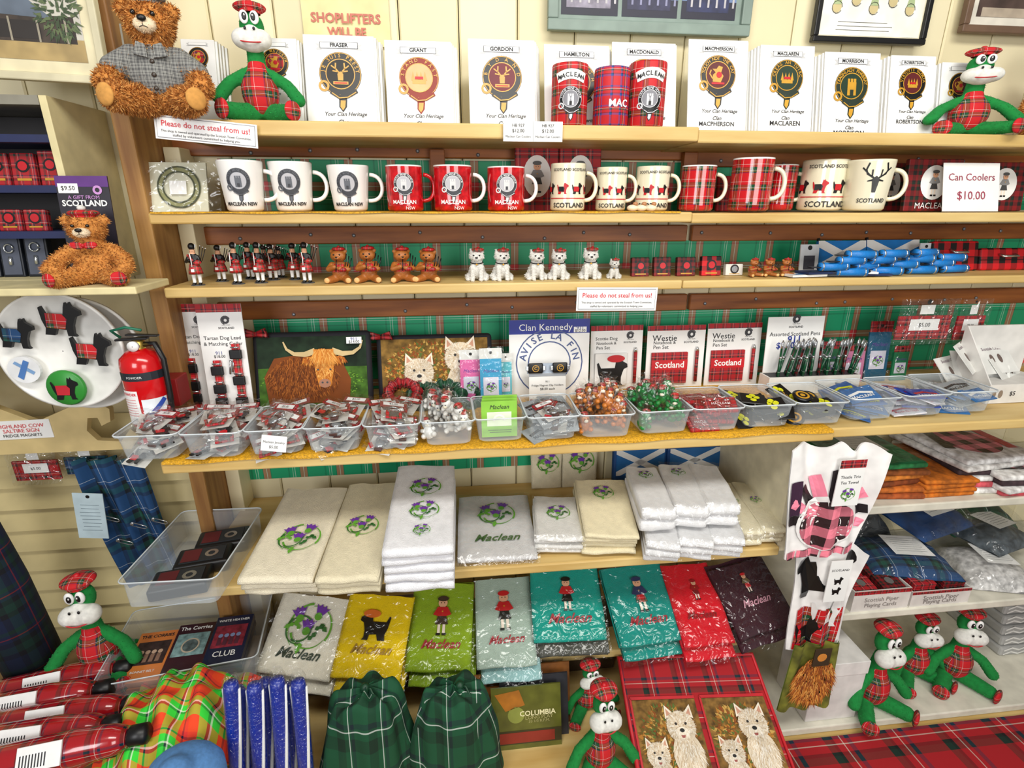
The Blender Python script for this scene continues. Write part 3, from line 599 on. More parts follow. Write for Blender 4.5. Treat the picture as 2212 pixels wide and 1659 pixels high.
def dMac(col,em=P('b8b8be')):
    def f(d,r,h):
        crest(d,0,h*.60,r*.54,0,em,'VIRTUE MINE HONOUR',P('3a3c42'),'tower',P('60646c') if col==INK else P('d8d8d8'))
        if col==INK: d.text('MACLEAN NSW',0,h*.15,.0008,col,w=r*1.6,bold=.035)
        else: d.text('MACLEAN',0,h*.2,.0008,col,w=r*1.25,bold=.02); d.text('NSW',.3*r,h*.07,.0008,col,w=r*.5)
    return f
def dScot(d,r,h):
    for k,(x,col) in enumerate(((-1.25,BLK),(-.4,RED),(.45,BLK),(1.25,RED))): scottie(d,x*r,h*.48,r*.62,0,col,RED if k%2==0 else BLK)
    d.text('SCOTLAND SCOTLAND',.1*r,h*.86,.0006,INK,w=r*2.2,h=h*.1,bold=.02); d.text('SCOTLAND',0,h*.12,.0006,INK,w=r*1.9,h=h*.16,bold=.02); d.ribbon([(-1.3*r+i*.2*r,h*.27) for i in range(14)],h*.02,0,RED)
def dStag(d,r,h):
    d.poly([(-.16*r,h*.62),(-.08*r,h*.36),(.08*r,h*.36),(.16*r,h*.62),(0,h*.68)],0,BLK)
    for s in (-1,1): d.ribbon([(s*.1*r,h*.64),(s*.38*r,h*.72),(s*.45*r,h*.8),(s*.36*r,h*.93)],.07*r,0,BLK); d.ribbon([(s*.3*r,h*.7),(s*.6*r,h*.84)],.06*r,0,BLK); d.ribbon([(s*.18*r,h*.67),(s*.2*r,h*.8)],.06*r,0,BLK); d.ribbon([(s*.14*r,h*.6),(s*.34*r,h*.58)],.08*r,0,BLK,taper=.5)
    d.text('SCOTLAND',0,h*.2,.0006,INK,w=r*1.3,bold=.02)
RMUG=T('red',.03,.12,.5); RM2=P('b8141c',.12,coat=.5,var=.4,ns=90)
mg='mugs on the second shelf'; nod=lambda d,r,h:None
for (x0,x1,yt,body,hm,dec,tp,lab,Y) in ((477,608,342,CER,CER,dMac(INK),.2,'white tapered mug with grey crest and place name',1.03),(585,713,345,CER,CER,dMac(INK),.2,'white tapered mug with grey crest and place name',1.06),(710,833,352,CER,CER,dMac(INK),.2,'white tapered mug with grey crest and place name',1.06),
 (835,942,352,RM2,RM2,dMac(WHT),0,'red crested mug standing next to a white mug',1.04),(937,1050,352,RM2,CER,dMac(WHT),0,'red crested mug with white handle',1.04),(1053,1162,355,RM2,CER,dMac(WHT),0,'red crested mug with white handle',1.04),
 (1190,1290,348,CERC,CERC,dScot,0,'cream mug printed with black and red terrier dogs',1.035),(1289,1375,356,CERC,CERC,dScot,0,'cream mug printed with black and red terrier dogs',1.05),(1375,1468,354,CERC,CERC,dScot,0,'cream mug printed with black and red terrier dogs',1.045),
 (1473,1567,352,RMUG,CERC,nod,0,'red tartan mug with cream handle',1.04),(1655,1737,350,RMUG,CERC,nod,0,'red tartan mug standing behind another mug',1.10),(1583,1692,336,RMUG,CERC,nod,0,'tall red tartan mug with cream handle',1.02),
 (1737,1852,340,CERC,CERC,dScot,0,'cream mug printed with black terrier dogs',1.07),(1832,1950,340,CERC,CERC,dStag,.15,'cream mug printed with a black stag head',1.02)):
    M,w,h=up3(x0,x1,yt+6,Y,zM+.0016,0); M=M@RZ(-.5*math.degrees(math.atan2(M.translation.x,Y))); thing('mug',mug(w,h,body,hm,dec,tp),M,lab,'mug',mg)
M,w,h=std(320,478,350,1.06,zM,14); b=B(); b.box(-w*.48,0,-.006,w*.3,h,-.002,P('d8d6be')); b.disc(-w*.08,h*.5,h*.42,.0,P('8a8a5a'),r0=h*.30); b.disc(-w*.08,h*.5,h*.42,.001,P('3a4020'),r0=h*.39,rings=1); b.disc(-w*.08,h*.5,h*.32,.001,P('3c4222'),r0=h*.29,rings=1); b.rect(-w*.2,h*.35,w*.03,h*.62,.003,WHT)
f=B(); f.grid(lambda u,v:((u-.5)*w,v*h,.006+.003*noise.noise(Vector((u*9,v*7,1)))),20,14,BAG)
thing('packaged_badge',meshes([('badge',b),('plastic_bag',f)]),M,'round crest badge on a cream card in clear bag','badge')
def ovalpack(x0,x1,yt,Y,z,lab,key='darkred',txts=''):
    M,w,h=std(x0,x1,yt,Y,z,6); b=B(); b.box(-w/2,0,-.01,w/2,h,0,T(key,.03),bev=.002); b.disc(0,h*.55,h*.3 if w>h*.8 else w*.32,.0006,WHT,ry=h*.33); soldier(b,0,h*.55,h*.5,.001,P('888888'),P('444444'),P('555555'))
    if txts: b.text(txts,0,h*.1,.001,WHT,w=w*.6)
    thing('flat_can_cooler',b,M,lab,'can cooler','flat tartan can coolers')
for x0,x1,yt in ((1113,1207,318),(1208,1298,318)): ovalpack(x0,x1,yt,1.14,zM,'flat red tartan can cooler with a white piper oval','dred')
ovalpack(1958,2075,343,1.06,zM,'flat dark tartan can cooler with a white piper oval','darkred','MACLEAN'); ovalpack(1890,1955,352,1.13,zM,'dark tartan can cooler behind the stag mug','darkred'); ovalpack(2120,2215,350,1.08,zM,'dark tartan can cooler behind the price sign','darkred'); ovalpack(1550,1650,380,1.14,zM,'red tartan can cooler behind the mugs','dred')
M,w,h=std(2037,2158,352,1.02,zM,14); b=B(); b.box(-w/2,0,-.001,w/2,h,0,WHT); b.text('Can Coolers',0,h*.7,.001,P('9a3a52'),w=w*.82); b.text('$10.00',0,h*.32,.001,P('9a3a52'),w=w*.5); thing('price_sign',b,M,'white card price sign for can coolers on mug shelf','sign')
for px,py in ((1366,452),(1385,449),(1406,450)):
    b=B(); b.ell((0,0,.006),(.011,.008,.006),P('e4d4b8',.3),12); b.ell((.004,-.002,.013),(.005,.004,.004),P('b07a50',.4),8); thing('pebble_ornament',b,TR((Xat(px,1.0,zM),1.0,zM+.001)),'tiny cream and brown pebble ornament beside mugs','ornament','pebble ornaments')
# ---------------- figurines
def piper():
    pm=lambda c: SKIN if c.z>.74 else (BLK if c.z>.42 else (SKIN if c.z>.26 else (WHT if c.z>.07 else BLK)))
    bl=blob([('e',(0,0,.80),(.055,.055,.065)),('c',[(0,0,.7),(0,0,.52)],[.075,.085]),('c',[(.08,0,.68),(.13,-.04,.56),(.05,-.12,.58)],[.04,.035,.03]),('c',[(-.08,0,.68),(-.13,-.04,.56),(-.04,-.12,.6)],[.04,.035,.03]),
      ('c',[(.05,0,.45),(.055,0,.2),(.055,0,.05),(.06,-.05,.035)],[.05,.04,.035,.035]),('c',[(-.05,0,.45),(-.055,0,.2),(-.055,0,.05),(-.06,-.05,.035)],[.05,.04,.035,.035])],.016,2)
    g=B(); g.add(bl[0],bl[1],pm)
    for k in (-1,1): g.ell((k*.02,-.054,.81),(.006,.004,.007),BLK,6)
    g.lathe([(.001,0),(.13,0),(.13,.015),(.001,.015)],P('5a5a5a'),14)
    k=B(); k.lathe([(.09,.50),(.12,.38),(.135,.27),(.12,.275)],T('red',.09,.4),20)
    k.box(-.03,-.145,.33,.03,-.125,.4,WHT)
    h=B(); h.ell((0,0,.91),(.065,.065,.085),BLK,12); h.tube([(.05,0,.87),(.075,0,.93),(.07,0,.96)],.012,WHT,6)
    p=B(); p.ell((.09,-.09,.55),(.08,.06,.055),T('red',.09,.4),12); p.tube([(-.02,-.1,.76),(.0,-.13,.62),(.0,-.14,.45)],.01,WHT,6)
    for q in (.0,.03,.06): p.tube([(.11+q,-.04,.58),(.15+q*1.6,.03,.92-q)],.008,P('1a1412'),6); p.ell((.15+q*1.6,.03,.92-q),(.013,.013,.013),WHT,6)
    sc=B(); sc.tube([(-.09,-.02,.72),(0,-.09,.6),(.1,-.03,.5)],.028,T('red',.09,.4),6)
    return meshes([('body',g),('kilt',k),('bearskin_hat',h),('bagpipes',p),('sash',sc)])
def westie():
    bl=blob([('e',(0,.06,.24),(.17,.18,.22)),('c',[(0,0,.35),(0,-.04,.55)],[.15,.12]),('e',(0,-.06,.68),(.16,.14,.14)),('e',(0,-.18,.63),(.09,.08,.07)),
       ('c',[(.08,-.12,.4),(.09,-.16,.06),(.09,-.2,.045)],[.065,.05,.05]),('c',[(-.08,-.12,.4),(-.09,-.16,.06),(-.09,-.2,.045)],[.065,.05,.05]),('c',[(.15,.03,.12),(.18,-.12,.05)],[.1,.055]),('c',[(-.15,.03,.12),(-.18,-.12,.05)],[.1,.055]),
       ('c',[(.1,-.03,.78),(.13,-.03,.9)],[.05,.012]),('c',[(-.1,-.03,.78),(-.13,-.03,.9)],[.05,.012]),('c',[(0,.22,.15),(0,.3,.35)],[.05,.03])],.018,2)
    g=B(); g.add(bl[0],bl[1],P('e8e6e0',.25,bump=.8,bs=80)); fur(g,bl,1500,.03,[P('ebe9e4',.3),P('cfcbc3',.3)],.008,.5)
    f=B(); f.ell((0,-.26,.66),(.03,.02,.024),BLK,8)
    for k in (-1,1): f.ell((k*.06,-.195,.72),(.02,.014,.02),BLK,8)
    c=B(); c.lathe([(.13,0),(.14,.015),(.13,.03)],BLK,18,TR((0,-.05,.50))@RX(10)); c.ell((0,-.19,.47),(.022,.01,.025),GOLD,8)
    h=B(); h.ell((.03,-.06,.86),(.13,.12,.055),T('red',.1,.4),16); h.ell((.03,-.06,.92),(.03,.03,.025),RED,8)
    return meshes([('body',g),('face',f),('collar',c),('tam_hat',h)])
def tedfig():
    bm=P('a8642c',.35,bump=.4,bs=60)
    bl=blob([('e',(0,.02,.28),(.18,.16,.24)),('e',(0,-.02,.65),(.17,.15,.15)),('e',(.14,0,.76),(.05,.03,.05)),('e',(-.14,0,.76),(.05,.03,.05)),('e',(0,-.15,.61),(.07,.06,.05)),
      ('c',[(.15,0,.44),(.2,-.12,.34),(.06,-.2,.36)],[.07,.065,.06]),('c',[(-.15,0,.44),(-.2,-.12,.34),(-.06,-.2,.40)],[.07,.065,.06]),('c',[(.12,-.02,.1),(.2,-.2,.08)],[.1,.085]),('c',[(-.12,-.02,.1),(-.2,-.2,.08)],[.1,.085])],.02,2)
    g=B(); g.add(bl[0],bl[1],bm); g.ell((0,-.2,.63),(.025,.015,.02),BLK,8)
    for k in (-1,1): g.ell((k*.06,-.155,.69),(.018,.012,.02),BLK,8); g.ell((k*.22,-.27,.085),(.06,.02,.065),P('e0b070'),10)
    j=B(); j.ell((0,.02,.33),(.19,.17,.17),T('red',.1,.4),16)
    p=B(); p.ell((.1,-.2,.34),(.09,.06,.06),T('dred',.08,.4),12)
    for q in (0,.05,.1): p.tube([(.14+q,-.14,.38),(.18+q,-.06,.7-q)],.011,BLK,6)
    p.tube([(0,-.2,.58),(-.02,-.25,.3)],.011,BLK,6)
    h=B(); h.ell((.02,-.02,.82),(.14,.12,.05),T('red',.1,.4),16); h.ell((.02,-.02,.875),(.03,.03,.025),RED,8)
    return meshes([('body',g),('waistcoat',j),('bagpipes',p),('tam_hat',h)])
PI=piper(); WE=westie(); TF=tedfig()
for px,yt,Y in ((420,524,1.03),(474,528,1.08),(508,522,1.04),(537,522,1.11),(558,522,1.05),(586,526,1.09),(634,524,1.09),(660,522,1.04),(572,528,1.14),(604,530,1.13)):
    put(PI,'piper_figurine',px-24,px+24,yt,Y,z3,'small piper figurine in tartan kilt and black bearskin hat','figurine','piper figurines',rz=R.uniform(-25,5),hk=1.0,mw=.42)
for px,yt in ((733,530),(795,528),(868,530),(925,532)):
    put(TF,'bear_figurine',px-29,px+29,yt,1.04,z3,'brown bear figurine in tartan cap playing bagpipes','figurine','bear figurines',rz=R.uniform(-20,20),hk=.9,mw=.55)
for px,yt in ((1030,532),(1083,533),(1158,534),(1207,534),(1275,531),(1327,556)):
    s_=25 if px<1300 else 17
    put(WE,'dog_figurine',px-s_,px+s_,yt,1.04,z3,'white terrier figurine wearing red tartan tam hat' if px<1300 else 'smaller white terrier figurine with tartan hat','figurine','terrier figurines',rz=R.uniform(-18,18),hk=.95,mw=.48)
for px in (1628,1662,1698):
    put(TF,'bear_figurine',px-18,px+18,556,1.04,z3,'tiny brown bear figurine in red tartan','figurine','small bear figurines',rz=R.uniform(-20,20),hk=.9,mw=.55)
for x0,x1,yt,k in ((1365,1403,556,'darkred'),(1413,1450,555,'darkred'),(1463,1503,555,'darkred'),(1516,1558,553,'bufred'),(1568,1605,570,None)):
    M,w,h=std(x0,x1,yt,1.06,z3,8); b=B(); b.box(-w/2,0,-.012,w/2,h,0,T(k,.02) if k else P('d8d4cc'),bev=.0015)
    b.disc(0,h*.55,w*.25,.0006,P('1a1012'),n=16); b.disc(0,h*.55,w*.17,.001,RED if k else SILV,n=12); b.rect(-w*.3,h*.1,w*.3,h*.16,.0006,GOLD)
    thing('badge_box',b,M,'small dark tartan boxed crest badge' if k else 'small white boxed silver badge','box','boxed badges')
BLU=P('1577c4',.45); DBL=P('143f98',.4)
def saltire(b,x0,y0,x1,y1,z,mat=None,bar=.16):
    mat=mat or BLU; w=x1-x0;h=y1-y0; t=bar*h; b.rect(x0,y0,x1,y1,z,mat)
    for (a,c) in (((x0,y0),(x1,y1)),((x0,y1),(x1,y0))):
        sy=1 if c[1]>a[1] else -1
        b.poly([(a[0],a[1]),(a[0]+t,a[1]),(c[0],c[1]-sy*t),(c[0],c[1]),(c[0]-t,c[1]),(a[0],a[1]+sy*t)][::sy],z+.0004,WHT)
for x0,x1,yt,Y in ((1768,1870,520,1.12),(1872,1985,518,1.12)):
    M,w,h=std(x0,x1,yt,Y,z3,15); b=B(); b.box(-w/2,0,-.008,w/2,h,0,BLU); saltire(b,-w/2,h*.0,w/2,h,.0005,bar=.22); b.box(-w/2,h,-.006,-w/2+.004,h+.006,0,BLK); thing('flag_purse',b,M,'folded blue purse printed with white diagonal cross','purse','blue cross purses')
for x0,x1,yt in ((1728,1768,528),(1985,2012,525)):
    M,w,h=std(x0,x1,yt,1.09,z3,8); b=B(); b.box(-w/2,0,-.003,w/2,h,0,P('c8ccd0')); b.rect(-w*.3,h*.1,w*.3,h*.6,.0005,P('3a3a44')); b.disc(0,h*.88,w*.12,.0005,BLK,n=10); thing('hanging_card',b,M,'grey backing card with a dark souvenir','card','souvenir cards')
def bluet():
    b=B(); b.tube([(-.5,0,0),(.5,0,0)],.14,BLU,14)
    for k in (-.42,.42): b.tube([(k-.02,0,0),(k+.02,0,0)],.15,SILV,14)
    b.tube([(.5,0,0),(.56,.0,0),(.62,-.0,.02)],.05,BLK,8); b.box(-.85,-.12,-.03,-.5,.10,-.0,P('20242c',.3)); return b.mesh('case')
BT=bluet()
for k,(px,lv) in enumerate(((1838,0),(1915,0),(1990,0),(2060,0),(1800,1),(1870,1),(1950,1),(2030,1),(1838,2),(1905,2),(1985,2),(2055,2),(1860,3),(1930,3),(2000,3))):
    Y=1.012+.012*(k%4); z=z3+.009+.0115*lv
    thing('blue_souvenir_roll',BT,TR((Xat(px,Y,z),Y,z))@RZ(R.uniform(-14,14))@SC(.060),'bright blue cylindrical souvenir with dark ends piled on shelf','souvenir','blue cylinder souvenirs')
for i in range(5):
    b=B(); b.box(-.045,-.02,0,.045,.02,.004,P(['e8e8e6','1c2a50','30343a'][i%3])); b.rect(-.03,-.012,.03,.0,.0045,BLU)
    X=Xat(1735+i*32,1.035,z3); thing('flat_souvenir',b,TR((X,1.03,z3+.001+.005*(i%2)))@RZ(R.uniform(-20,10)),'flat blue and white souvenir lying on the shelf','souvenir','flat souvenirs')
for x0,x1,yt in ((2015,2115,520),(2118,2225,535)):
    M,w,h=std(x0,x1,yt,1.08,z3,12); b=B(); b.box(-w/2,0,-.018,w/2,h,0,T('bufred',.03),bev=.005,seg=3); b.tube([(-w*.15,h*.7,.003),(-w*.15,h*.6,.012),(w*.15,h*.6,.012),(w*.15,h*.7,.003)],.0025,SILV,6); b.box(-w/2,h*.45,0,w/2,h*.47,.002,BLK); thing('checked_purse',b,M,'black and red checked purse with metal clasp','purse','checked purses')
# ---------------- bin shelf cards
YB=1.13
def scard(x0,x1,yt,fn,lab,Y=YB,lean=4,cat='card',name='product_card',grp=None,base=WHT,th=.002):
    M,w,h=std(x0,x1,yt,Y,zB,lean); b=B(); b.box(-w/2,0,-th,w/2,h,0,base); p=fn(b,w,h); ms=[('backing_card',b)]+(p if isinstance(p,list) else [])
    thing(name,meshes(ms),M,lab,cat,grp)
def strap(x,y0,y1,w=.015,key='red'):
    s=B(); s.box(x-w/2,y0,.002,x+w/2,y1,.006,T(key,.016),bev=.001)
    for yy_ in (y0+.03,(y0+y1)/2,y1-.02): s.box(x-w*.75,yy_-.009,.004,x+w*.75,yy_+.009,.012,BLK,bev=.002); s.tube([(x-w*.5,yy_+.014,.009),(x+w*.5,yy_+.014,.009)],.0015,SILV,6)
    return s
def gift(b,x,y,w):
    b.disc(x,y+.16*w,.12*w,.0006,P('333338'),n=14,r0=.05*w); b.ribbon(arc(x,y+.16*w,.14*w,20,250,8),.03*w,.0008,P('333338')); b.text('A GIFT FROM',x,y+.0*w,.0008,INK,w=.26*w); b.text('SCOTLAND',x,y-.1*w,.0008,INK,w=.5*w,bold=.01)
def dog(full):
    def f(b,w,h):
        b.rect(-w/2,h*.93,w/2,h,.0004,T('dred',.02)); gift(b,w*.12,h*.82,w*.7)
        b.text('Tartan Dog Lead',0,h*.71,.0008,INK,w=w*.82); b.text('& Matching Collar',0,h*.66,.0008,INK,w=w*.86); b.text('911',-w*.12,h*.58,.0008,P('2a3a8c'),w=w*.14); b.text('$18.00',-w*.12,h*.55,.0008,INK,w=w*.25)
        r=[('dog_collar',strap(-w*.18,h*.02,h*.52))]
        if full:
            r.append(('dog_lead',strap(w*.28,h*.02,h*.66))); c=B(); c.tube([(w*.1,h*.4,.008),(w*.14,h*.52,.008),(w*.2,h*.5,.008),(w*.16,h*.42,.008)],.002,SILV,6); r.append(('clip',c))
        return r
    return f
scard(386,475,656,dog(False),'white card with red tartan dog collar beside extinguisher',Y=1.08,grp='dog lead cards'); scard(440,536,656,dog(True),'white card holding tartan dog lead and matching collar',Y=1.05,grp='dog lead cards')
def tray(x0,x1,yt,Y,fn,lab,lean=12):
    M,w,h=std(x0,x1,yt,Y,zB,lean); b=B(); b.box(-w/2,0,-.02,w/2,h,0,P('16161e',.8),bev=.009,seg=4); q=B(); fn(q,w,h); b.merge(q)
    r=B()
    for k in (-1,1): r.tube([(-w*.46,h*.98,.004),(-w*.46+k*.02,h*1.03,.008),(-w*.46+k*.025,h*.96,.008),(-w*.46,h*.98,.004)],.005,T('dred',.02),6)
    thing('animal_picture',meshes([('panel',b),('bow',r)]),M,lab,'picture','animal pictures')
def cow(b,w,h):
    z=.0008; b.rect(-w*.46,h*.06,w*.46,h*.94,z,P('1a2c1c',.95,var=.6,ns=30)); b.rect(-w*.46,h*.06,w*.46,h*.56,z+.0003,P('3f6420',.95,var=.5,ns=50)); hair(b,0,h*.36,w*.44,h*.2,700,h*.03,[P('5a8a26',.95),P('3a5a20',.95),P('6e9a34',.95)],z+.0004,'out',.003)
    b.poly([(-w*.38,h*.12),(w*.30,h*.12),(w*.32,h*.4),(w*.24,h*.66),(-w*.1,h*.72),(-w*.32,h*.68),(-w*.41,h*.45)],z+.0018,CD[0]); hair(b,-w*.08,h*.44,w*.29,h*.26,1200,h*.08,CD,z+.0019,w=.0025)
    cx=w*.10; o=.10
    for k in (-1,1): b.ribbon([(cx+k*w*.07,h*(.66+o)),(cx+k*w*.16,h*(.62+o)),(cx+k*w*.25,h*(.63+o)),(cx+k*w*.31,h*(.69+o)),(cx+k*w*.335,h*(.78+o))],.013,z+.0040,P('c8b080',.8),taper=.8)
    b.poly([(cx-w*.085,h*(.68+o)),(cx+w*.085,h*(.68+o)),(cx+w*.08,h*(.42+o)),(cx+w*.05,h*(.22+o)),(cx-w*.05,h*(.22+o)),(cx-w*.08,h*(.42+o))],z+.0042,CW[2])
    hair(b,cx,h*(.44+o),w*.07,h*.12,400,h*.04,CL+[CW[0]],z+.0043,w=.0025)
    b.disc(cx,h*(.26+o),w*.05,z+.0051,P('a87860',.9),ry=h*.055)
    for k in (-1,1):
        b.disc(cx+k*w*.02,h*(.27+o),w*.009,z+.0055,BLK,n=8); b.disc(cx+k*w*.052,h*(.43+o),w*.009,z+.0055,BLK,n=8)
        hair(b,cx+k*w*.12,h*(.57+o),w*.05,h*.025,200,h*.08,CW,z+.0045,w=.003)
    hair(b,cx,h*(.63+o),w*.075,h*.06,500,h*.13,CL,z+.0056,w=.0025)
    b.rect(w*.3,h*.84,w*.43,h*.92,z+.0068,WHT); b.text('911',w*.365,h*.895,z+.0072,P('2a3a8c'),w=w*.05); b.text('$14.00',w*.365,h*.86,z+.0072,INK,w=w*.09)
tray(548,803,716,1.06,cow,'dark framed panel printed with a shaggy highland cow',lean=14)
AUT=[P('b07830',.95),P('5a6a30',.95),P('8a4a20',.95),P('c09a50',.95),P('6a5420',.95)]
def wests(b,w,h):
    z=.0008; b.rect(-w*.46,h*.06,w*.46,h*.94,z,P('7a5c2a',.95,var=.5,ns=60)); hair(b,0,h*.5,w*.42,h*.40,900,.008,AUT,z+.0002,'out',.006); westie_face(b,-w*.14,h*.46,h*.46,z+.0028); westie_face(b,w*.22,h*.66,h*.5,z+.0028)
tray(815,1064,722,1.08,wests,'panel printed with two white terriers among autumn leaves',lean=14)
def kennedy(b,w,h):
    b.rect(-w/2,h*.82,w/2,h,.0004,P('1c2c8c')); b.text('Clan Kennedy',-w*.05,h*.9,.0008,WHT,w=w*.66); b.rect(w*.3,h*.83,w*.46,h*.9,.0008,WHT); b.text('911',w*.38,h*.885,.0012,P('2a3a8c'),w=w*.08); b.text('$12.00',w*.38,h*.85,.0012,INK,w=w*.13)
    G=P('4a5a8a'); b.disc(0,h*.45,w*.42,.0006,G,r0=w*.405,rings=1); b.disc(0,h*.45,w*.27,.0006,G,r0=w*.255,rings=1); b.arct('AVISE LA FIN',0,h*.45,w*.335,.0006,w*.085,G,pi*.93,pi*.07,bold=.02)
scard(1100,1272,690,kennedy,'blue and white clan crest bag leaning on tartan cloth',Y=1.10)
def clipc(b,w,h):
    b.text('911',0,h*.72,.0008,INK,w=w*.1); b.text('Fridge Magnet Clip Holders',0,h*.60,.0008,INK,w=w*.86); b.text('$8.00 each',0,h*.48,.0008,INK,w=w*.4)
    b.rect(-w*.5,h*.9,w*.5,h*1.0,.0008,P('9aa0a8'))
    r=[]
    for k in (-1,1):
        cx_=k*w*.33; cy_=h*1.18
        c=B(); c.box(cx_-.016,cy_-.011,0,cx_+.016,cy_+.011,.006,BLK,bev=.003,seg=3); c.disc(cx_,cy_,.0075,.0064,GOLD,r0=.006,rings=1,n=16); c.text('C',cx_,cy_,.0066,GOLD,h=.007,bold=.02)
        for s in (-1,1): c.box(cx_+s*.018-.003,cy_-.005,.001,cx_+s*.018+.003,cy_+.005,.006,SILV,bev=.001)
        r.append(('magnet_clip',c))
    b.box(-w*.55,h*.99,-.004,w*.55,h*1.32,-.002,P('a8b4c4',.3)); return r
M,w,h=std(1143,1222,806,1.06,zB,6); b=B(); b.box(-w/2,0,-.002,w/2,h,0,WHT); r=clipc(b,w,h); thing('price_card',meshes([('card',b)]+r),M,'white price card for fridge magnet clips with black clips','price card')
def nb(t1,art):
    def f(b,w,h):
        b.rect(-w/2,h*.92,w/2,h,.0004,T('dred',.02)); b.text(t1,-w*.2,h*.80,.0008,INK,w=w*.42); b.text('Notebook &',-w*.2,h*.73,.0008,INK,w=w*.38); b.text('Pen Set',-w*.26,h*.66,.0008,INK,w=w*.26); gift(b,w*.26,h*.78,w*.5)
        n=B(); n.box(-w*.42,h*.08,.001,w*.2,h*.58,.007,T('dred',.02) if not art else P('e8e8e6'),bev=.001)
        if art: scottie(n,-w*.1,h*.30,w*.55,.0078,BLK,None); n.disc(-w*.02,h*.50,w*.17,.0086,RED,ry=w*.07)
        else: n.rect(-w*.42,h*.3,w*.2,h*.46,.0074,RED); n.text('Scotland',-w*.11,h*.38,.008,WHT,w=w*.5,bold=.02)
        p=B(); p.tube([(w*.36,h*.1,.006),(w*.36,h*.6,.006)],.004,T('dred',.02),8); p.tube([(w*.36,h*.6,.006),(w*.36,h*.66,.006)],[.004,.002],SILV,8)
        return [('notebook',n),('pen',p)]
    return f
scard(1275,1386,703,nb('Scottie Dog',1),'white notebook and pen set card with black terrier',cat='stationery set',name='notebook_set',grp='notebook sets'); scard(1396,1520,703,nb('Westie',0),'notebook and pen set card with red tartan notebook',cat='stationery set',name='notebook_set',grp='notebook sets'); scard(1525,1640,698,nb('Westie',0),'notebook and pen set card with red tartan notebook',cat='stationery set',name='notebook_set',grp='notebook sets')
def pens(b,w,h):
    gift(b,0,h*.9,w*.5); b.text('Assorted Scotland Pens',0,h*.76,.0008,INK,w=w*.9); b.text('911',0,h*.68,.0008,P('2a3a8c'),w=w*.22,bold=.02); b.text('$5.00 each',0,h*.60,.0008,P('2a3a8c'),w=w*.62,bold=.02)
scard(1652,1772,684,pens,'white display box header for assorted pens',Y=1.10)
M,w,h=up3(1655,1850,800,1.065,zB); b=B(); b.box(-w/2,-.01,0,w/2,.03,.04,P('e8e6e0')); b.box(-w/2+.004,-.006,.03,w/2-.004,.026,.0405,P('2a2a2c')); thing('pen_box',b,M,'white cardboard pen box on the bin shelf','box')
def mkpen(k):
    pm=B(); pm.tube([(0,0,0),(0,0,.8)],.035,T(k,.3,.3),8); pm.tube([(0,0,.8),(0,0,.9),(0,0,1)],[.035,.03,.015],SILV,8); pm.box(-.01,-.05,.6,.01,-.035,.97,SILV); pm.tube([(0,0,.55),(0,0,.6)],.038,SILV,8); return pm.mesh('pen')
pm=mkpen('hat'); pm2=mkpen('hat'); pm3=mkpen('darkred')
for i in range(30):
    u=(i%10)/9; v=i//10; X=M.translation.x+(u-.5)*w*.80+.004*v
    thing('pen',(pm,pm2,pm3)[i%3],TR((X,1.06+v*.010,zB+.030))@RX(-8+R.uniform(-6,6))@RY(14+R.uniform(-10,10))@SC(.092),'dark tartan pen with silver clip standing in box','pen','pens in the box')
def pack(x0,x1,yt,col,lab,Y=1.12,head='dred',z=None):
    M,w,h=std(x0,x1,yt,Y,z or zB,5,R.uniform(-4,4)); b=B(); b.box(-w*.42,0,-.004,w*.42,h*.8,0,P(col)); b.text('Maclean',0,h*.6,.0006,P('6a4aa0'),w=w*.6,shear=.3); b.rect(-w*.3,h*.2,w*.3,h*.5,.0005,P('d8d8e8')); thistle(b,0,h*.34,w*.4,.001); b.rect(-w*.44,h*.8,w*.44,h*.97,.0,P('e0e0dc') if head is None else T(head,.02)); b.disc(0,h*.9,w*.06,.001,BLK,n=8)
    f=B(); f.grid(lambda u,v:((u-.5)*w,v*h,.004+.003*noise.noise(Vector((u*7,v*9,x0)))),12,14,BAG)
    thing('packaged_souvenir',meshes([('card',b),('plastic_bag',f)]),M,lab,'packaged souvenir','packaged souvenirs at shelf back')
pack(990,1045,752,'e06aa8','pink bookmark card in clear bag',1.07,None); pack(1033,1088,748,'3aa0cc','blue bookmark card in clear bag',1.05,None); pack(1078,1108,760,'5abac8','pale blue bookmark card in clear bag',1.08,None)
pack(1772,1822,735,'1a6a40','green tartan keyring card in clear bag'); pack(1815,1872,742,'c87aa0','pink thistle keyring card in clear bag'); pack(1870,1925,690,'1a5a7a','blue piper keyring card in clear bag'); pack(1925,1965,745,'1a7a50','green keyring card in clear bag')
def hbag(x0,y0,x1,y1,Y,lab,inner='dred'):
    M,w,h=hang(x0,y0,x1,y1,Y); b=B(); b.box(-w*.45,h*.1,-.004,w*.45,h*.62,0,T(inner,.03)); b.rect(-w*.25,h*.3,w*.25,h*.55,.0006,WHT); b.text('$5.00',0,h*.42,.001,INK,w=w*.2); b.rect(-w*.12,h*.66,w*.12,h*.86,.0006,WHT); b.disc(0,h*.93,w*.04,.0006,BLK,n=8)
    f=B(); f.grid(lambda u,v:((u-.5)*w,v*h,.005+.004*noise.noise(Vector((u*7,v*6,x0)))),14,12,BAG2)
    thing('hanging_packet',meshes([('contents',b),('plastic_bag',f)]),M,lab,'packet','hanging clear packets')
hbag(1935,645,2060,742,1.06,'clear packet with tartan goods hanging from shelf edge'); hbag(2065,645,2130,742,1.06,'small clear packet hanging from shelf edge')
hbag(20,965,130,1045,1.12,'clear packet hanging on the cream panel'); hbag(132,960,238,1030,1.12,'clear packet with dark goods hanging beside another','navy')
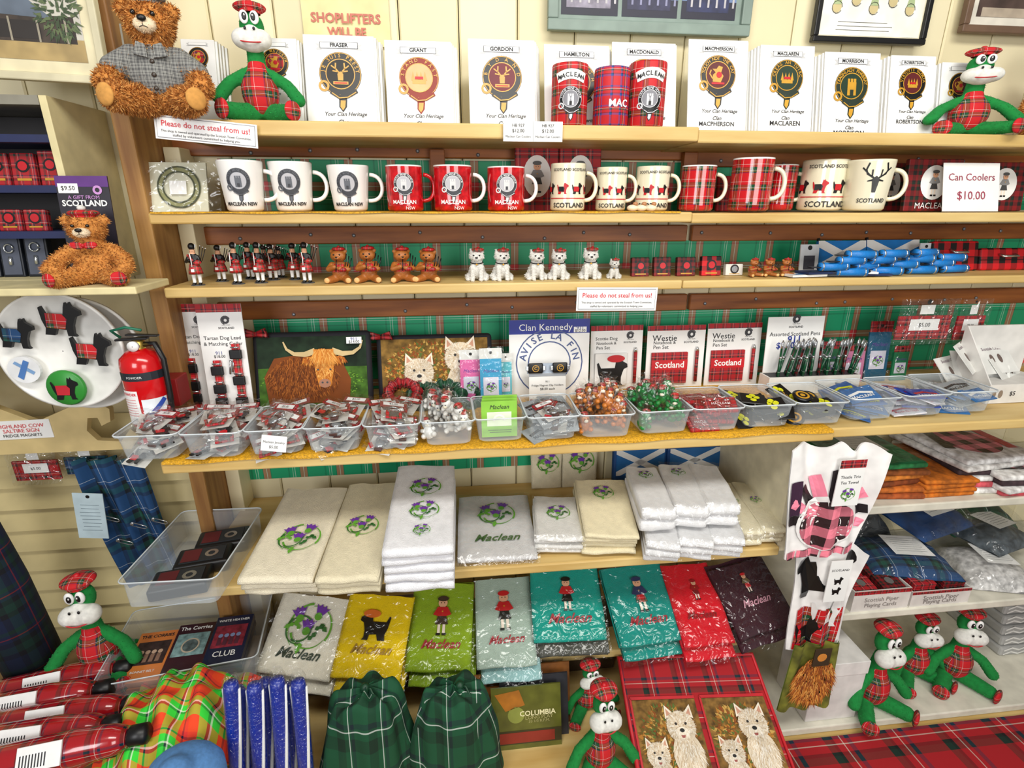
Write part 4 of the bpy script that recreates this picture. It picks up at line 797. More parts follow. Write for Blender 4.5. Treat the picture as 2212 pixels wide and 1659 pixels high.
# ---------------- bins
def binmesh(w,d,h,tp=.82,t=.0015):
    b=B(); W2,D2=w/2,d/2; a,c=W2*tp,D2*(tp+.06)
    def ringv(x,y,z,r=.012):
        o=[]
        for sx,sy,a0 in ((1,1,0),(-1,1,90),(-1,-1,180),(1,-1,270)):
            for k in range(4):
                q=rad(a0+k*30); o.append((sx*(x-r)+r*cos(q),sy*(y-r)+r*sin(q),z))
        return o
    rings=[ringv(a-.004,c-.004,0),ringv(a,c,.003),ringv(W2-.004,D2-.004,h-.004),ringv(W2,D2,h-.003),ringv(W2,D2,h)]
    vs=[v for r in rings for v in r]; n=16; fs=[(j*n+i,j*n+(i+1)%n,(j+1)*n+(i+1)%n,(j+1)*n+i) for j in range(4) for i in range(n)]+[tuple(range(n))[::-1]]
    b.add(vs,fs,BINM,None,False); b.tube([ (v[0],v[1],v[2]) for v in rings[4]]+[rings[4][0]],.0013,P('ccd4d8',.25),6,caps=False); return b.mesh('plastic_bin')
cs=[316,457,590,717,845,967,1080,1195,1313,1437,1552,1663,1777,1890,2000,2102]
cb_=[1003,998,990,984,978,970,962,958,953,944,938,930,924,914,906,898]
def keypack(v=0):
    b=B(); b.box(-.022,.014,0,.022,.026,.003,P('8f4a44') if v%2 else T('dred',.012)); b.box(-.017,.016,.003,.017,.024,.0035,WHT); b.text('$5.00',0,.020,.0038,INK,w=.014)
    b.rect(-.02,-.026,.02,.012,-.001,P('c8c6c0'))
    b.tube([(.010*cos(a*.5),.0+.010*sin(a*.5),.004) for a in range(13)],.0016,SILV,5)
    if v==0: scottie(b,0,-.014,.022,.004,BLK,RED,thick=.003)
    elif v==1: b.box(-.013,-.022,.002,.013,-.002,.005,T('red',.012),bev=.001); b.disc(0,-.012,.008,.0056,SILV,n=12)
    else: b.box(-.006,-.024,.002,.006,.0,.006,P('4a2a24'),bev=.001); b.ell((0,-.012,.007),(.008,.008,.003),P('b0b4b8',.2,.8),10); b.ribbon([(-.018,-.01),(-.01,-.02)],.006,.004,RED)
    f=B(); f.grid(lambda u,w_:((u-.5)*.048,(w_-.5)*.058,.009+.003*noise.noise(Vector((u*6,w_*6,3+v)))),9,10,BAG2); return meshes([('keyring',b),('plastic_bag',f)])
def purse():
    b=B(); b.box(-.03,-.018,0,.03,.018,.008,T('dred',.02),bev=.003,seg=2); b.rect(-.02,-.006,.02,.008,.0084,P('8e0f18')); b.text('MACLEAN',0,.001,.0088,WHT,w=.034)
    f=B(); f.grid(lambda u,v:((u-.5)*.066,(v-.5)*.04,.012+.003*noise.noise(Vector((u*6,v*6,9)))),9,8,BAG2); return meshes([('purse',b),('plastic_bag',f)])
def tag():
    b=B(); b.box(-.024,-.02,0,.024,.02,.003,BLK,bev=.001,seg=1)
    for x,y in ((-.007,.005),(.007,.005),(0,-.006),(0,.012)): b.disc(x,y,.006,.0034,P('d8d820'),n=10)
    b.tube([(0,-.018,.002),(.0,-.035,.004)],.001,SILV,5); return b.mesh('keyring_tag')
def coin():
    b=B(); b.lathe([(.001,0),(.018,0),(.019,.002),(.018,.004),(.001,.004)],P('16181e',.3),20); b.disc(0,0,.013,.0045,GOLD,r0=.009,rings=1); b.disc(0,0,.005,.0045,GOLD,n=10); return b.mesh('magnet')
def bluecard(c1,t,tc=None):
    b=B(); b.box(-.032,-.02,0,.032,.02,.002,P(c1)); b.ribbon([(-.025,.0),(0,.006),(.025,-.002)],.006,.0026,RED if tc is None else tc); b.text(t,0,-.008,.003,tc or (RED if c1!='1c3c9c' else WHT),w=.045,bold=.02)
    f=B(); f.grid(lambda u,v:((u-.5)*.068,(v-.5)*.046,.006+.003*noise.noise(Vector((u*6,v*6,5)))),9,8,BAG2); return meshes([('card',b),('plastic_bag',f)])
def bagbear(m):
    b=B(); b.ell((0,0,.012),(.011,.01,.012),m,10); b.ell((0,-.004,.027),(.009,.009,.009),m,10); b.ell((0,-.003,.036),(.009,.008,.004),T('red',.015,.4),10)
    for k in (-1,1): b.ell((k*.009,-.008,.006),(.005,.007,.005),m,8); b.ell((k*.003,-.012,.029),(.0012,.001,.0012),BLK,6); b.ell((k*.010,-.006,.016),(.004,.007,.004),m,8)
    b.ell((0,-.011,.025),(.0045,.004,.0035),P('f0e6d0'),8)
    f=B(); f.lathe([(.001,-.002),(.016,.0),(.018,.02),(.015,.038),(.006,.044),(.012,.05)],BAG,9); return meshes([('figure',b),('plastic_bag',f)])
KA,KB,KC=keypack(0),keypack(1),keypack(2); PU=purse(); TG=[('t',tag())]; CO=[('c',coin())]; BC=bluecard('1c3c9c','TARTAN'); BC2=bluecard('dcdce4','Rock Drops'); LC=bluecard('2a6aa8','MACLEAN',WHT); GC=bluecard('9aa0a4','MACLEAN',INK); MC2=bluecard('2a5a9a','AYE WRITE',P('d8d820'))
BB=bagbear(P('c0722c',.35)); GB=bagbear(P('128038',.35)); WB=bagbear(P('e8e6e0',.35))
kinds={0:(KA,KC),1:(KA,KB),2:(KB,KC),3:(KA,KB,KC),4:(KC,KB),5:(WB,WB),7:(GC,KC),8:(BB,BB),9:(GB,GB),10:(PU,PU),11:(TG,TG),12:(CO,TG),13:(MC2,LC),14:(BC2,BC),15:(LC,GC)}
NMS={0:'keyring_packet',1:'keyring_packet',2:'keyring_packet',3:'keyring_packet',4:'keyring_packet',5:'terrier_ornament',7:'souvenir_card',8:'mini_bear_ornament',9:'green_ornament',10:'tartan_purse',11:'keyring_tag',12:'fridge_magnet',13:'souvenir_card',14:'sweet_packet',15:'souvenir_card'}
for i,px in enumerate(cs):
    d=.12; h=.047; yf=max(.835,PZ(px,cb_[i]-4,zB).y); Yc=yf+d/2*.88; pitch=(cs[min(i+1,15)]-cs[max(i-1,0)])/(2 if 0<i<15 else 1)
    xa=Xat(px-pitch*.5,yf,zB+.04); xb=Xat(px+pitch*.5,yf,zB+.04); w=xb-xa; X=(xa+xb)/2
    M=TR((X,Yc,zB+.0035))@RZ(R.uniform(-2,2)); thing('plastic_bin',binmesh(w*1.0,d,h),M,'clear tapered plastic bin holding small souvenirs','bin','clear plastic bins')
    if i==6:
        for k in range(3):
            b=B(); b.box(-.032,0,-.002,.032,.066,0,P('86c03a')); b.rect(-.022,.02,.022,.046,.0005,P('e0ecd0')); b.ribbon(arc(0,.03,.01,180,0,8),.004,.001,WHT); lines(b,-.022,.022,.013,2,.004,.0008,INK)
            b.text('Maclean',0,.055,.0008,INK,w=.035,shear=.3)
            thing('greeting_card',b,TR((X+.002*k,yf+.012+k*.015,zB+.008))@RX(82),'lime green card with white dog standing in bin','card','green cards in the bin')
        continue
    n={5:15,8:26,9:24,10:12,11:14,12:14,13:11,14:12,15:10}.get(i,19)
    for k in range(n):
        ms=kinds[i][k%len(kinds[i])]; lvl=k/n; small=i in (5,8,9); big=(i<5 or i in (7,10,13,14,15)); u=((k*.618)%1-.5)*(w*(.80 if lvl>.6 and big else .70)-(.03 if big else 0)); v=((k*.37+R.random()*.1)%1-.5)*d*(.66 if lvl>.5 else .58)
        zz=zB+.008+lvl*(.052 if i<5 else (.050 if small else .040))-abs(u)/w*.02*(lvl>.5)
        Mk=TR((X+u,Yc+v,zz))@RZ(R.uniform(-40,40))@RX(R.uniform(0,30) if not small else R.uniform(-30,30))@RY(R.uniform(-14,14))@SC(1.08 if i<5 else 1.0)
        nm=NMS[i]
        thing(nm,ms,Mk,nm.replace('_',' ')+' lying in a clear plastic bin with others',nm.replace('_',' '),nm.replace('_',' ')+'s in the bins')
b=B(); b.box(-.02,-.013,0,.02,.013,.001,WHT); b.text('Maclean Jewelry',0,.002,.0014,INK,w=.034); b.text('$5.00',0,-.006,.0014,INK,w=.014)
thing('price_tag',b,TR(PY(592,958,.835))@RX(75)@RZ(-8),'small white paper price tag taped on a bin','price tag')
def liner(x0,x1,yf,z,drop,lab,dep):
    m=P('cc9612',.6,bump=1,bs=400,var=.35,ns=300); b=B(); xa=Xat(x0,yf,z); xb=Xat(x1,yf,z)
    b.grid(lambda u,v:(xa+(xb-xa)*u, yf-.0025+(max(0,v-.12)/.88)*dep, z+.0012-(drop*(1-v/.12)*(.7+.3*sin(u*40)) if v<.12 else 0)),80,16,m)
    thing('shelf_liner',b,Matrix(),lab,'shelf liner','yellow mesh shelf liners')
liner(350,1800,.855,zB,.006,'yellow mesh anti-slip liner draped over bin shelf edge',.3); liner(325,1470,.98,zM,.003,'yellow mesh liner under the mugs',.18)
for px,py,s,ky in ((870,850,.030,'dred'),(962,856,.034,'hat'),(915,856,.028,'hat'),(1012,868,.026,'hat')):
    b=B(); k_=T(ky,.03)
    b.grid(lambda u,v:((s+.35*s*cos(2*pi*v)*(1+.25*sin(u*2*pi*14)))*cos(2*pi*u),(s+.35*s*cos(2*pi*v)*(1+.25*sin(u*2*pi*14)))*sin(2*pi*u),.4*s*sin(2*pi*v)*(1+.3*sin(u*2*pi*11))),84,10,k_,su=.5,sv=.1)
    p=PY(px,py,1.065); thing('scrunchie',b,TR((p.x,1.065,max(p.z,zB+.02)))@RX(30),'gathered tartan hair scrunchie piled behind the bins','scrunchie','tartan scrunchies')
for i,(px,py,rz) in enumerate(((2060,800,20),(2110,790,-15),(2090,770,35),(2150,775,10),(2120,815,-30),(2175,800,25),(2080,835,5))):
    p=PY(px,py,1.03-.004*i); b=B(); b.box(-.05,-.035,0,.05,.035,.0015,P('dcdcd8'))
    for k in (-1,1): b.disc(k*.012,.0,.006,.002,P('6a5a54'),n=10,ry=.011)
    b.text('Scottish Crafts',0,.024,.002,P('5a2a4a'),w=.06)
    thing('earring_card',b,TR((p.x,1.03-.004*i,p.z))@RZ(rz)@RX(50),'white product card in a loose heap','card','loose product cards')
M,w,h=up3(2010,2130,858,1.06,zB); b=B(); b.box(-w/2,-.05,0,w/2,.09,h,P('b0b4b6',.4),bev=.003); thing('cardboard_tray',b,M,'pale cardboard tray under loose product cards','tray')
M,w,h=up3(2150,2300,722,.95,zB); b=B(); b.box(-w/2,-.0,0,w/2,.09,h*.28,P('dcdad6')); b.box(-w/2,.085,h*.28,w/2,.09,h,P('dcdad6')); b.ext([(0,h*.28),(.085,h*.28),(.085,h)],-w/2,-w/2+.003,P('dcdad6'),Matrix(((0,0,1,0),(1,0,0,0),(0,1,0,0),(0,0,0,1))))
for k in (0,1): b.disc(-w*.42+k*.016,h*.14,.005,.001,P('8a7a6a'),ry=.009,n=12,M=RX(90))
b.text('$5',-w*.15,h*.14,.001,INK,h=.01,M=RX(90))
thing('display_box',b,M,'white cardboard display box with footprint price label','box')
# ---------------- towels
TW=lambda c: P(c,.95,var=.06,bump=1,bs=700,ns=60)
def towelB(w,L,t,n,mat,seed=0):
    b=B(); tl=t/n; NX=14
    for k in range(n):
        z0=-t+k*tl; r=tl*.5; ox=R.uniform(-.003,.003)*w*5; oy=R.uniform(0,.012) if k<n-1 else 0
        prof=[(L,0)]+[(L*(1-q/6),0) for q in range(1,6)]+[(r*1.2,0)]+[(r-r*1.0*sin(rad(a))*1.0,r-r*cos(rad(a))) for a in range(15,180,20)]+[(r*1.2,tl)]+[(L*q/6,tl) for q in range(1,7)]
        m=len(prof); vs=[]
        for i in range(NX+1):
            u=i/NX; e=1-max(0,abs(u-.5)-.46)*3
            for (y,z) in prof:
                zz=z0+tl/2+(z-tl/2)*.98*e; x=(u-.5)*w+ox
                nn=noise.noise(Vector((x*18+seed,y*18,k*3.1)))*.003+noise.noise(Vector((x*60,y*60+seed,k)))*.0008
                vs.append((x+nn*.6,y+oy+nn,zz+nn*(1 if k==n-1 else .5)))
        fs=[(i*m+j,(i+1)*m+j,(i+1)*m+j+1,i*m+j+1) for i in range(NX) for j in range(m-1)]+[tuple(range(m)),tuple(NX*m+j for j in range(m))[::-1]]
        b.add(vs,fs,mat,None,True)
    return b
def script(b,t,cx,cy,w,z,mat): b.text(t,cx,cy,z,mat,w=w,shear=.45,bold=.015)
def towel(f0,f1,b0,b1,zf,zb,t,n,col,deco,lab,film_=False,grp='towels on the shelf',name='folded_towel',M=None,w=None,L=None):
    if M is None: M,w,L=lie(f0,f1,b0,b1,zf,zb)
    b=towelB(w,L,t,n,TW(col),f0[0])
    em=B(); deco(em,w,L)
    ps=[('cloth',b),('embroidery',em)] if em.v else [('cloth',b)]
    if film_:
        f=B(); f.grid(lambda u,v:((u-.5)*w*1.06,-.010+v*(L+.010) ,.007+.004*noise.noise(Vector((u*8,v*8,f0[0])))-(max(0,.08-v)*t*8)),18,24,BAG); ps.append(('plastic_wrap',f))
    thing(name,meshes(ps),M,lab,'towel',grp); return M,w,L
no=lambda b,w,L:None
Z=.0035
th=lambda k,cx=.05,cy=.4: (lambda b,w,L: thistle(b,w*cx,L*cy,w*k,Z))
tz=z5+.055
towel((500,1252),(688,1252),(632,1058),(742,1050),tz,tz+.03,.05,3,'f0e6cc',th(.6),'cream towel stack embroidered with a purple thistle')
towel((664,1252),(828,1250),(766,1045),(850,1045),tz,tz+.03,.05,3,'ebe0c0',th(.56,0,.5),'cream towel stack with thistle embroidery beside another')
def th3(b,w,L): thistle(b,0,L*.70,w*.5,Z); thistle(b,w*.02,L*.42,w*.45,Z); thistle(b,w*.02,L*.2,w*.25,Z)
towel((818,1190),(985,1190),(865,1010),(977,1002),z5+.105,z5+.13,.10,5,'f0f0f4',th3,'tall white towel stack embroidered with thistles')
def dD(b,w,L): thistle(b,-.0,L*.68,w*.5,Z); script(b,'Maclean',0,L*.28,w*.6,Z,P('4a6a3a'))
towel((990,1212),(1160,1200),(990,1075),(1140,1070),z5+.022,z5+.04,.022,2,'dedcdc',dD,'grey white packaged towel with green script',True)
towel((1158,1165),(1262,1160),(1152,1078),(1245,1072),z5+.05,z5+.06,.045,4,'eceae6',th(.5,0,.6),'white folded face cloth stack in wrap',True); towel((1268,1160),(1375,1155),(1237,1040),(1350,1035),z5+.06,z5+.09,.055,5,'ece0bc',th(.4,0,.75),'cream folded face cloth stack with ribbon label')
for i,(x0,x1,yf,x2,x3,yb) in enumerate(((1392,1460,1105,1350,1420,1010),(1462,1530,1100,1420,1490,1004),(1530,1598,1095,1485,1550,1004))):
    towel((x0,yf),(x1,yf),(x2,yb),(x3,yb),z5+.115,z5+.125,.052,2,'f0eff0',th(.45,0,.8) if i<2 else no,'rolled white hand towel on top of the stack',True)
    towel((x0+8,yf+72),(x1+8,yf+72),(x2+30,yb+80),(x3+30,yb+80),z5+.055,z5+.06,.05,3,'ebeaeb',no,'rolled white hand towel under another',True)
for i,(x0,x1) in enumerate(((1600,1650),(1650,1698))):
    towel((x0,1150-i*4),(x1,1146-i*4),(x0-70,1045),(x1-70,1042),z5+.045,z5+.06,.042,3,'eae0c2',th(.45,0,.6),'cream rolled hand towel at the stack end',True)
for x0,x1,yt in ((1148,1214,978),(1216,1290,972)):
    M,w,h=std(x0,x1,yt,1.16,z5+.0,6); b=towelB(w,h,.016,2,TW('e0d6b8'),x0); e=B(); thistle(e,0,h*.75,w*.7,Z); thing('folded_towel',meshes([('cloth',b),('embroidery',e)]),M,'cream thistle towel standing against the back wall','towel','towels on the shelf')
for x0,x1,yt in ((1325,1440,968),(1440,1560,965),(1560,1660,962)):
    M,w,h=std(x0,x1,yt,1.15,z5,6); b=B(); b.box(-w/2,0,-.02,w/2,h,0,P('1a4a88'),bev=.006,seg=2); saltire(b,-w*.45,h*.3,w*.45,h*.97,.0006,P('2468a8'))
    thing('blue_cross_bag',b,M,'blue bag printed with white diagonal cross behind towels','bag','blue cross bags')
# coloured towels row
zf_=z6+.012; zb_r=z6+.10
def sold(t,c=RED,k=None,h=None,tc='a01828',s=.46): return lambda b,w,L:(soldier(b,0,L*.62,L*s,Z,c,k,h),script(b,t,0,L*.28,w*.62,Z,P(tc)))
def dCream(b,w,L): thistle(b,0,L*.62,w*.62,Z); script(b,'Maclean',0,L*.26,w*.6,Z,P('2a3a2a'))
def dYel(b,w,L): scottie(b,0,L*.62,w*.42,Z,BLK,None,-1); b.disc(-w*.08,L*.76,w*.13,Z+.001,P('d86a20'),ry=w*.06); script(b,'Maclean',0,L*.33,w*.6,Z,P('a07a08'))
rows=[((550,1455),(705,1468),(605,1288),(765,1288),'f6f0de',dCream,'cream hand towel with purple thistle embroidery'),((708,1468),(866,1468),(758,1287),(893,1287),'f4d000',dYel,'bright yellow hand towel with black terrier embroidery'),
((876,1450),(1016,1450),(896,1262),(1026,1262),'90b01e',sold('Maclean',RED,P('3a2a20'),P('3a2a20')),'lime green hand towel with little piper embroidery'),((1028,1440),(1166,1440),(1030,1250),(1140,1250),'b2c6b8',sold('Maclean'),'pale mint hand towel with little piper embroidery'),
((1156,1385),(1312,1385),(1145,1225),(1290,1222),'0aa292',sold('Maclean',RED,BLK,BLK),'teal hand towel with a guardsman embroidery'),((1345,1400),(1480,1380),(1297,1225),(1428,1220),'06968a',sold('Maclean',P('22305a'),T('red',.02),P('22305a')),'teal hand towel with blue coated piper'),
((1478,1405),(1592,1380),(1430,1222),(1522,1216),'e00c24',lambda b,w,L:(soldier(b,w*.05,L*.66,L*.26,Z,P('9a0c18'),P('7a0814'),P('9a0c18')),script(b,'Maclean',0,L*.34,w*.6,Z,P('8a0814'))),'red hand towel lying beside the maroon one'),((1600,1378),(1728,1348),(1526,1222),(1650,1212),'3c1422',lambda b,w,L:(soldier(b,0,L*.7,L*.3,Z,P('6a5a3a'),T('red',.02),RED),script(b,'Maclean',0,L*.42,w*.5,Z,P('c890a0'))),'dark maroon hand towel with piper embroidery')]
for i,(f0,f1,b0,b1,c,d,l) in enumerate(rows):
    dz=(0 if i<4 else .035)+.003*(i%2)
    M,w,L=towel(f0,f1,b0,b1,zf_+dz,zb_r+dz,.022,2,c,d,l,True,'coloured hand towels')
    c2={3:'a0cccc',4:'56564e',5:'06968a'}.get(i,c)
    towel(f0,f1,b0,b1,0,0,.018,2,c2,no,'matching hand towel beneath the top one',True,'coloured hand towels',M=M@TR((.006,-.022,-.0265)),w=w,L=L)
# large clear trays
def bigtray(f0,f1,b0,b1,z,h,lab):
    M,w,L=lie(f0,f1,b0,b1,z+h,z+h); m=binmesh(w,L,h,.92); thing('plastic_tray',m,M@TR((0,L/2,-h)),lab,'tray','large clear trays'); return M@TR((0,0,-h)),w,L
M,w,L=bigtray((272,1250),(445,1262),(385,1105),(578,1095),z5,.055,'large clear plastic tray with black badge cases')
for (x,y) in ((.12,.74),(.05,.48),(-.02,.2)):
    b=B(); b.box(-.048,-.03,0,.048,.03,.024,BLK,bev=.005,seg=3); b.box(-.038,-.021,.024,.038,.021,.0255,P('24282c')); b.rect(-.036,-.019,-.005,.019,.026,P('5a1a20')); b.disc(.015,0,.012,.026,SILV,n=14,r0=.006); thing('badge_case',b,M@TR((w*x,L*y,.004))@RZ(12),'black presentation case with silver badge inside','case','badge cases in tray')
M,w,L=bigtray((245,1440),(520,1462),(300,1290),(590,1300),zR+.001,.06,'large clear plastic tray holding music cassettes')
for i,(t1,c,c2,t2) in enumerate((('THE CORRIES','d07a3a','3a2a28','BONNET BELT'),('The Corries','3a1a1e','7a9a9a',''),('WHITE HEATHER','16203c','8a2a3a','CLUB'))):
    for k in range(2):
        b=B(); b.box(-.038,-.060,0,.038,.060,.015,P(c,.3,coat=.5),bev=.001,seg=1); b.rect(-.032,-.022,.032,.034,.0154,P(c2,var=.5,ns=80)); b.text(t1,0,.047,.0158,WHT if i else INK,w=.064,bold=.02)
        if t2: b.text(t2,0,-.038,.0158,WHT,w=.045,bold=.01)
        if i==1: b.disc(0,.003,.018,.0158,P('c8b8a0'),r0=.015,n=20); b.disc(0,.003,.015,.0158,P('5a6a6a',var=.5,ns=90))
        else:
            for q in range(4): b.disc(-.018+q*.012,.008,.005,.0158,P('c8a890' if i==0 else '8a98c0'),n=8); b.rect(-.022+q*.012,-.016,-.014+q*.012,.003,.0158,P('8a6a58' if i==0 else '5a2a3a'))
        thing('cassette',b,M@TR((w*(-.27+.26*i),L*.42,.005+.0165*k+.004*i))@RX(8)@RZ(-4),'music cassette case with '+('orange','dark red','navy')[i]+' cover in clear tray','cassette','cassettes in the tray')
# ---------------- left cabinet
zt=PY(70,205,1.04).z; zb2=PY(200,616,1.04).z; xa=Xat(152,1.04,(zt+zb2)/2); xl=-1.25; wc_=P('dccf9e',.5); cb=B()
cb.box(xa-.012,1.04,zb2,xa,W-.001,zt,wc_,bev=.001); cb.box(xl,1.04,zt-.014,xa-.0125,W-.001,zt,P('8a8678')); cb.box(xl,1.03,zb2,xa-.0125,W-.001,zb2+.012,wc_); cb.box(xl,W-.02,zb2+.013,xa-.0125,W-.005,zt-.015,P('2c2a2c'))
ls=[]
for py in (290,400,500):
    s=B(); z=PY(60,py,1.05).z; s.box(xl,1.05,z-.012,xa-.0125,W-.021,z,P('1a2450')); ls.append(('shelf',s))
thing('display_cabinet',meshes([('body',cb)]+ls),Matrix(),'open cream wall cabinet lined with dark blue shelves','cabinet')
cz=[PY(60,400,1.05).z,PY(60,500,1.05).z,zb2+.012]
for (x0,x1,yt,lv,k) in ((-30,18,330,0,'dred'),(24,76,330,0,'dred'),(84,134,325,0,'dred'),(-5,45,452,1,'dred'),(52,100,452,1,'dred'),(-60,-5,505,2,None),(0,48,505,2,None),(54,104,500,2,None)):
    M,w,h=std(x0,x1,yt+(0 if k else 5),1.075,cz[lv],8); b=B(); b.box(-w/2,0,-.014,w/2,h,0,T(k,.02) if k else P('1c2028',.3),bev=.002)
    if k: b.disc(0,h*.6,w*.28,.0006,BLK,n=16); b.disc(0,h*.6,w*.2,.001,RED,n=14); b.rect(-w*.3,h*.15,w*.3,h*.22,.0006,GOLD)
    else: b.rect(-w*.4,h*.06,w*.4,h*.94,.0006,P('4a5060')); b.tube([(w*.2*cos(a*.5),h*.7+w*.2*sin(a*.5),.003) for a in range(13)],.0015,SILV,5); b.tube([(0,h*.5,.003),(0,h*.3,.003)],.003,SILV,6)
    thing('keyring_box',b,M,'boxed crest badge in red tartan' if k else 'dark open box holding a silver keyring','box','boxes in the cabinet')
M,w,h=std(138,250,380,1.0,zb2+.012,6); b=B(); b.box(-w/2,0,-.002,w/2,h,0,P('24202c')); b.rect(-w/2,h*.9,w/2,h,.0005,P('5a2a7a')); b.rect(-w*.46,h*.84,-w*.08,h*.93,.001,WHT); b.text('$9.50',-w*.27,h*.885,.0014,INK,w=w*.26); b.text('A GIFT FROM',-w*.0,h*.80,.001,P('c890d0'),w=w*.6); b.text('SCOTLAND',0,h*.745,.001,WHT,w=w*.86,bold=.03); b.disc(w*.28,h*.87,w*.09,.001,P('c890d0'),r0=w*.045,n=14)
thing('hanging_card',b,M,'purple and black gift card behind small bear','card')
put(SML,'teddy_bear',112,282,452,.965,zb2+.0125,'small brown bear with red tartan hat and bow tie','teddy bear',rz=10,hk=.93,mw=.8)
b=B(); xlg=Xat(303,.93,zb2); b.box(-1.2,.92,zb2,xlg,1.028,zb2+.012,wc_,bev=.002); thing('cabinet_ledge',b,Matrix(),'cream ledge under the small bear','ledge')
def roundtray(px,py,Y,r,lab):
    p=PY(px,py,Y); b=B(); b.lathe([(.001,0),(r*.93,0),(r*.95,.004),(r,.006),(r,.012),(r*.96,.012),(r*.93,.006),(.001,.005)],P('ecebe6',.45),60,RX(90)); thing('round_tray',b,TR(p),lab,'tray','round white trays')
rr=(PY(278,757,1.0)-PY(2,757,1.0)).length/2
roundtray(185,762,1.03,rr,'round white tray behind another'); roundtray(140,757,1.0,rr,'round white tray carrying terrier magnets'); roundtray(-118,790,1.06,rr*.9,'round white tray partly seen at wall')
def onw(px,py,Y=.985): return PY(px,py,Y)
for px,py,s,k,fl in ((36,718,.062,'navy',1),(132,687,.070,'red',1),(198,752,.070,'red',1)):
    b=B(); scottie(b,0,0,s*.85,0,BLK,T(k,.03),fl,.006); thing('dog_magnet',b,TR(onw(px,py))@RX(90)@RZ(-6),'black terrier magnet wearing '+('blue' if k=='navy' else 'red')+' tartan coat on round tray','magnet','terrier magnets')
b=B(); b.lathe([(.001,0),(.031,0),(.033,.004),(.030,.008),(.001,.008)],P('2f8c34',.4),30); scottie(b,0,0,.042,.009,BLK,P('c02030')); thing('round_magnet',b,TR(onw(147,836))@RX(90),'round green magnet with black terrier','magnet')
b=B(); b.ext(arc(0,0,.026,0,345,22,.024),0,.006,P('e4e6e8')); b.poly([(-.014,.012),(-.010,.016),(.018,-.004),(.014,-.009)],.0068,P('7aa0cc')); b.poly([(.004,.018),(.012,.014),(-.004,-.018),(-.012,-.012)],.007,P('4a78b8')); thing('round_magnet',b,TR(onw(57,797))@RX(90),'white oval magnet with blue flag map','magnet')
b=B()
for k in range(16):
    z1=PY(100,905,1.17).z-k*.055; b.add([(-1.5,W-.012,z1),(PXa-.005,W-.012,z1),(PXa-.005,W-.03,z1-.053),(-1.5,W-.03,z1-.053),(-1.5,W-.012,z1-.053),(PXa-.005,W-.012,z1-.053)],[(0,3,2,1),(3,4,5,2)],P('cfbf8c',.55,var=.05),None,False)
thing('weatherboard_panel',b,Matrix(),'cream horizontal weatherboards below the cabinet','panel')
pts=[(-.5,0),(-.5,.06),(-.3,.03),(-.2,.07),(-.1,.025),(0,.06),(.05,.075),(.09,.05),(.085,.02),(.06,.01),(.055,.03),(.03,.03),(.02,.0),(.04,-.025),(.1,-.03),(.13,.0),(.15,-.02),(.12,-.05),(0,-.05),(-.5,-.05)]
b=B(); b.ext([(x*.75,y*.9) for x,y in pts],0,.014,P('ccb680',.55)); thing('scroll_bracket',b,TR(PY(180,925,1.10))@RX(90),'cream cut-out wooden scroll bracket under the cabinet','bracket')
def fl(b,w,h): b.text('HIGHLAND COW',0,h*.7,.002,SR,w=w*.8,h=h*.2); b.text('SALTIRE SIGN',0,h*.45,.002,SR,w=w*.7,h=h*.2); b.text('FRIDGE MAGNETS',0,h*.2,.002,INK,w=w*.7,h=h*.16)
sign('paper_sign',-20,908,113,948,1.085,fl,'white paper label with red text on scroll bracket',1)
# fire extinguisher
r=.043; zb_=PY(336,915,.96).z; M=TR((Xat(338,.955,zB),.965,zb_))@SC(.80); H=.17
b=B(); b.lathe([(.001,0),(r*.9,0),(r,.006),(r,H*.82),(r*.93,H*.92),(r*.6,H*1.0),(r*.35,H*1.03),(.001,H*1.03)],P('c80c14',.2,coat=.5),40)
d=B(); d.rect(-.05,.012,.0,.09,0,WHT); d.text('POWDER',-.02,.082,.0006,SR,w=.035,bold=.02); lines(d,-.045,-.004,.07,7,.006,.0006,SR); d.rect(-.05,.112,.06,.13,0,P('20242c')); d.text('POWDER',-.0,.12,.0006,WHT,w=.03); d.rect(.005,.02,.055,.07,0,P('e0e6ec')); d.ribbon([(.008,.024),(.05,.066)],.01,.0006,P('2a4aa8'))
dd=B()
for i,f_ in enumerate(d.f):
    dd.add([d.v[a] for a in f_],[tuple(range(len(f_)))],d.mats[d.m[i]],None,False) if len(f_)!=4 else dd.add([d.v[f_[0]].lerp(d.v[f_[1]],t)+(d.v[f_[3]].lerp(d.v[f_[2]],t)-d.v[f_[0]].lerp(d.v[f_[1]],t))*s for s in (0,1) for t in [q/8 for q in range(9)]],[(q,q+1,q+10,q+9) for q in range(8)],d.mats[d.m[i]],None,False)
b.merge(dd,lambda v:((r+.0008+v.z)*sin(v.x/r),-(r+.0008+v.z)*cos(v.x/r),v.y))
v=B(); v.lathe([(.014,H*1.02),(.014,H*1.12),(.008,H*1.14),(.001,H*1.14)],P('c8a850',.3,.8),16); v.box(-.035,-.008,H*1.14,.03,.008,H*1.17,P('1a1a1c',.4),RY(-2),bev=.002); v.box(-.03,-.007,H*1.19,.035,.007,H*1.215,P('1a1a1c',.4),RY(3),bev=.002)
hs=B(); hs.tube([(.012,0,H*1.08),(.04,-.01,H*1.1),(.052,-.012,H*.9),(.05,-.012,H*.4),(.047,-.012,H*.2)],.006,BLK,8); hs.tube([(.047,-.012,H*.2),(.046,-.012,.0)],[.007,.013],BLK,10)
tg=B(); tg.tube([(-.02,-.02,H*1.2),(-.03,-.03,H*1.3),(.0,-.03,H*1.34),(.03,-.03,H*1.3)],.003,P('1a6a50'),6)
g=B(); g.lathe([(.001,0),(.011,0),(.011,.008),(.001,.008)],WHT,16,TR((0,-.014,H*1.08))@RX(90))
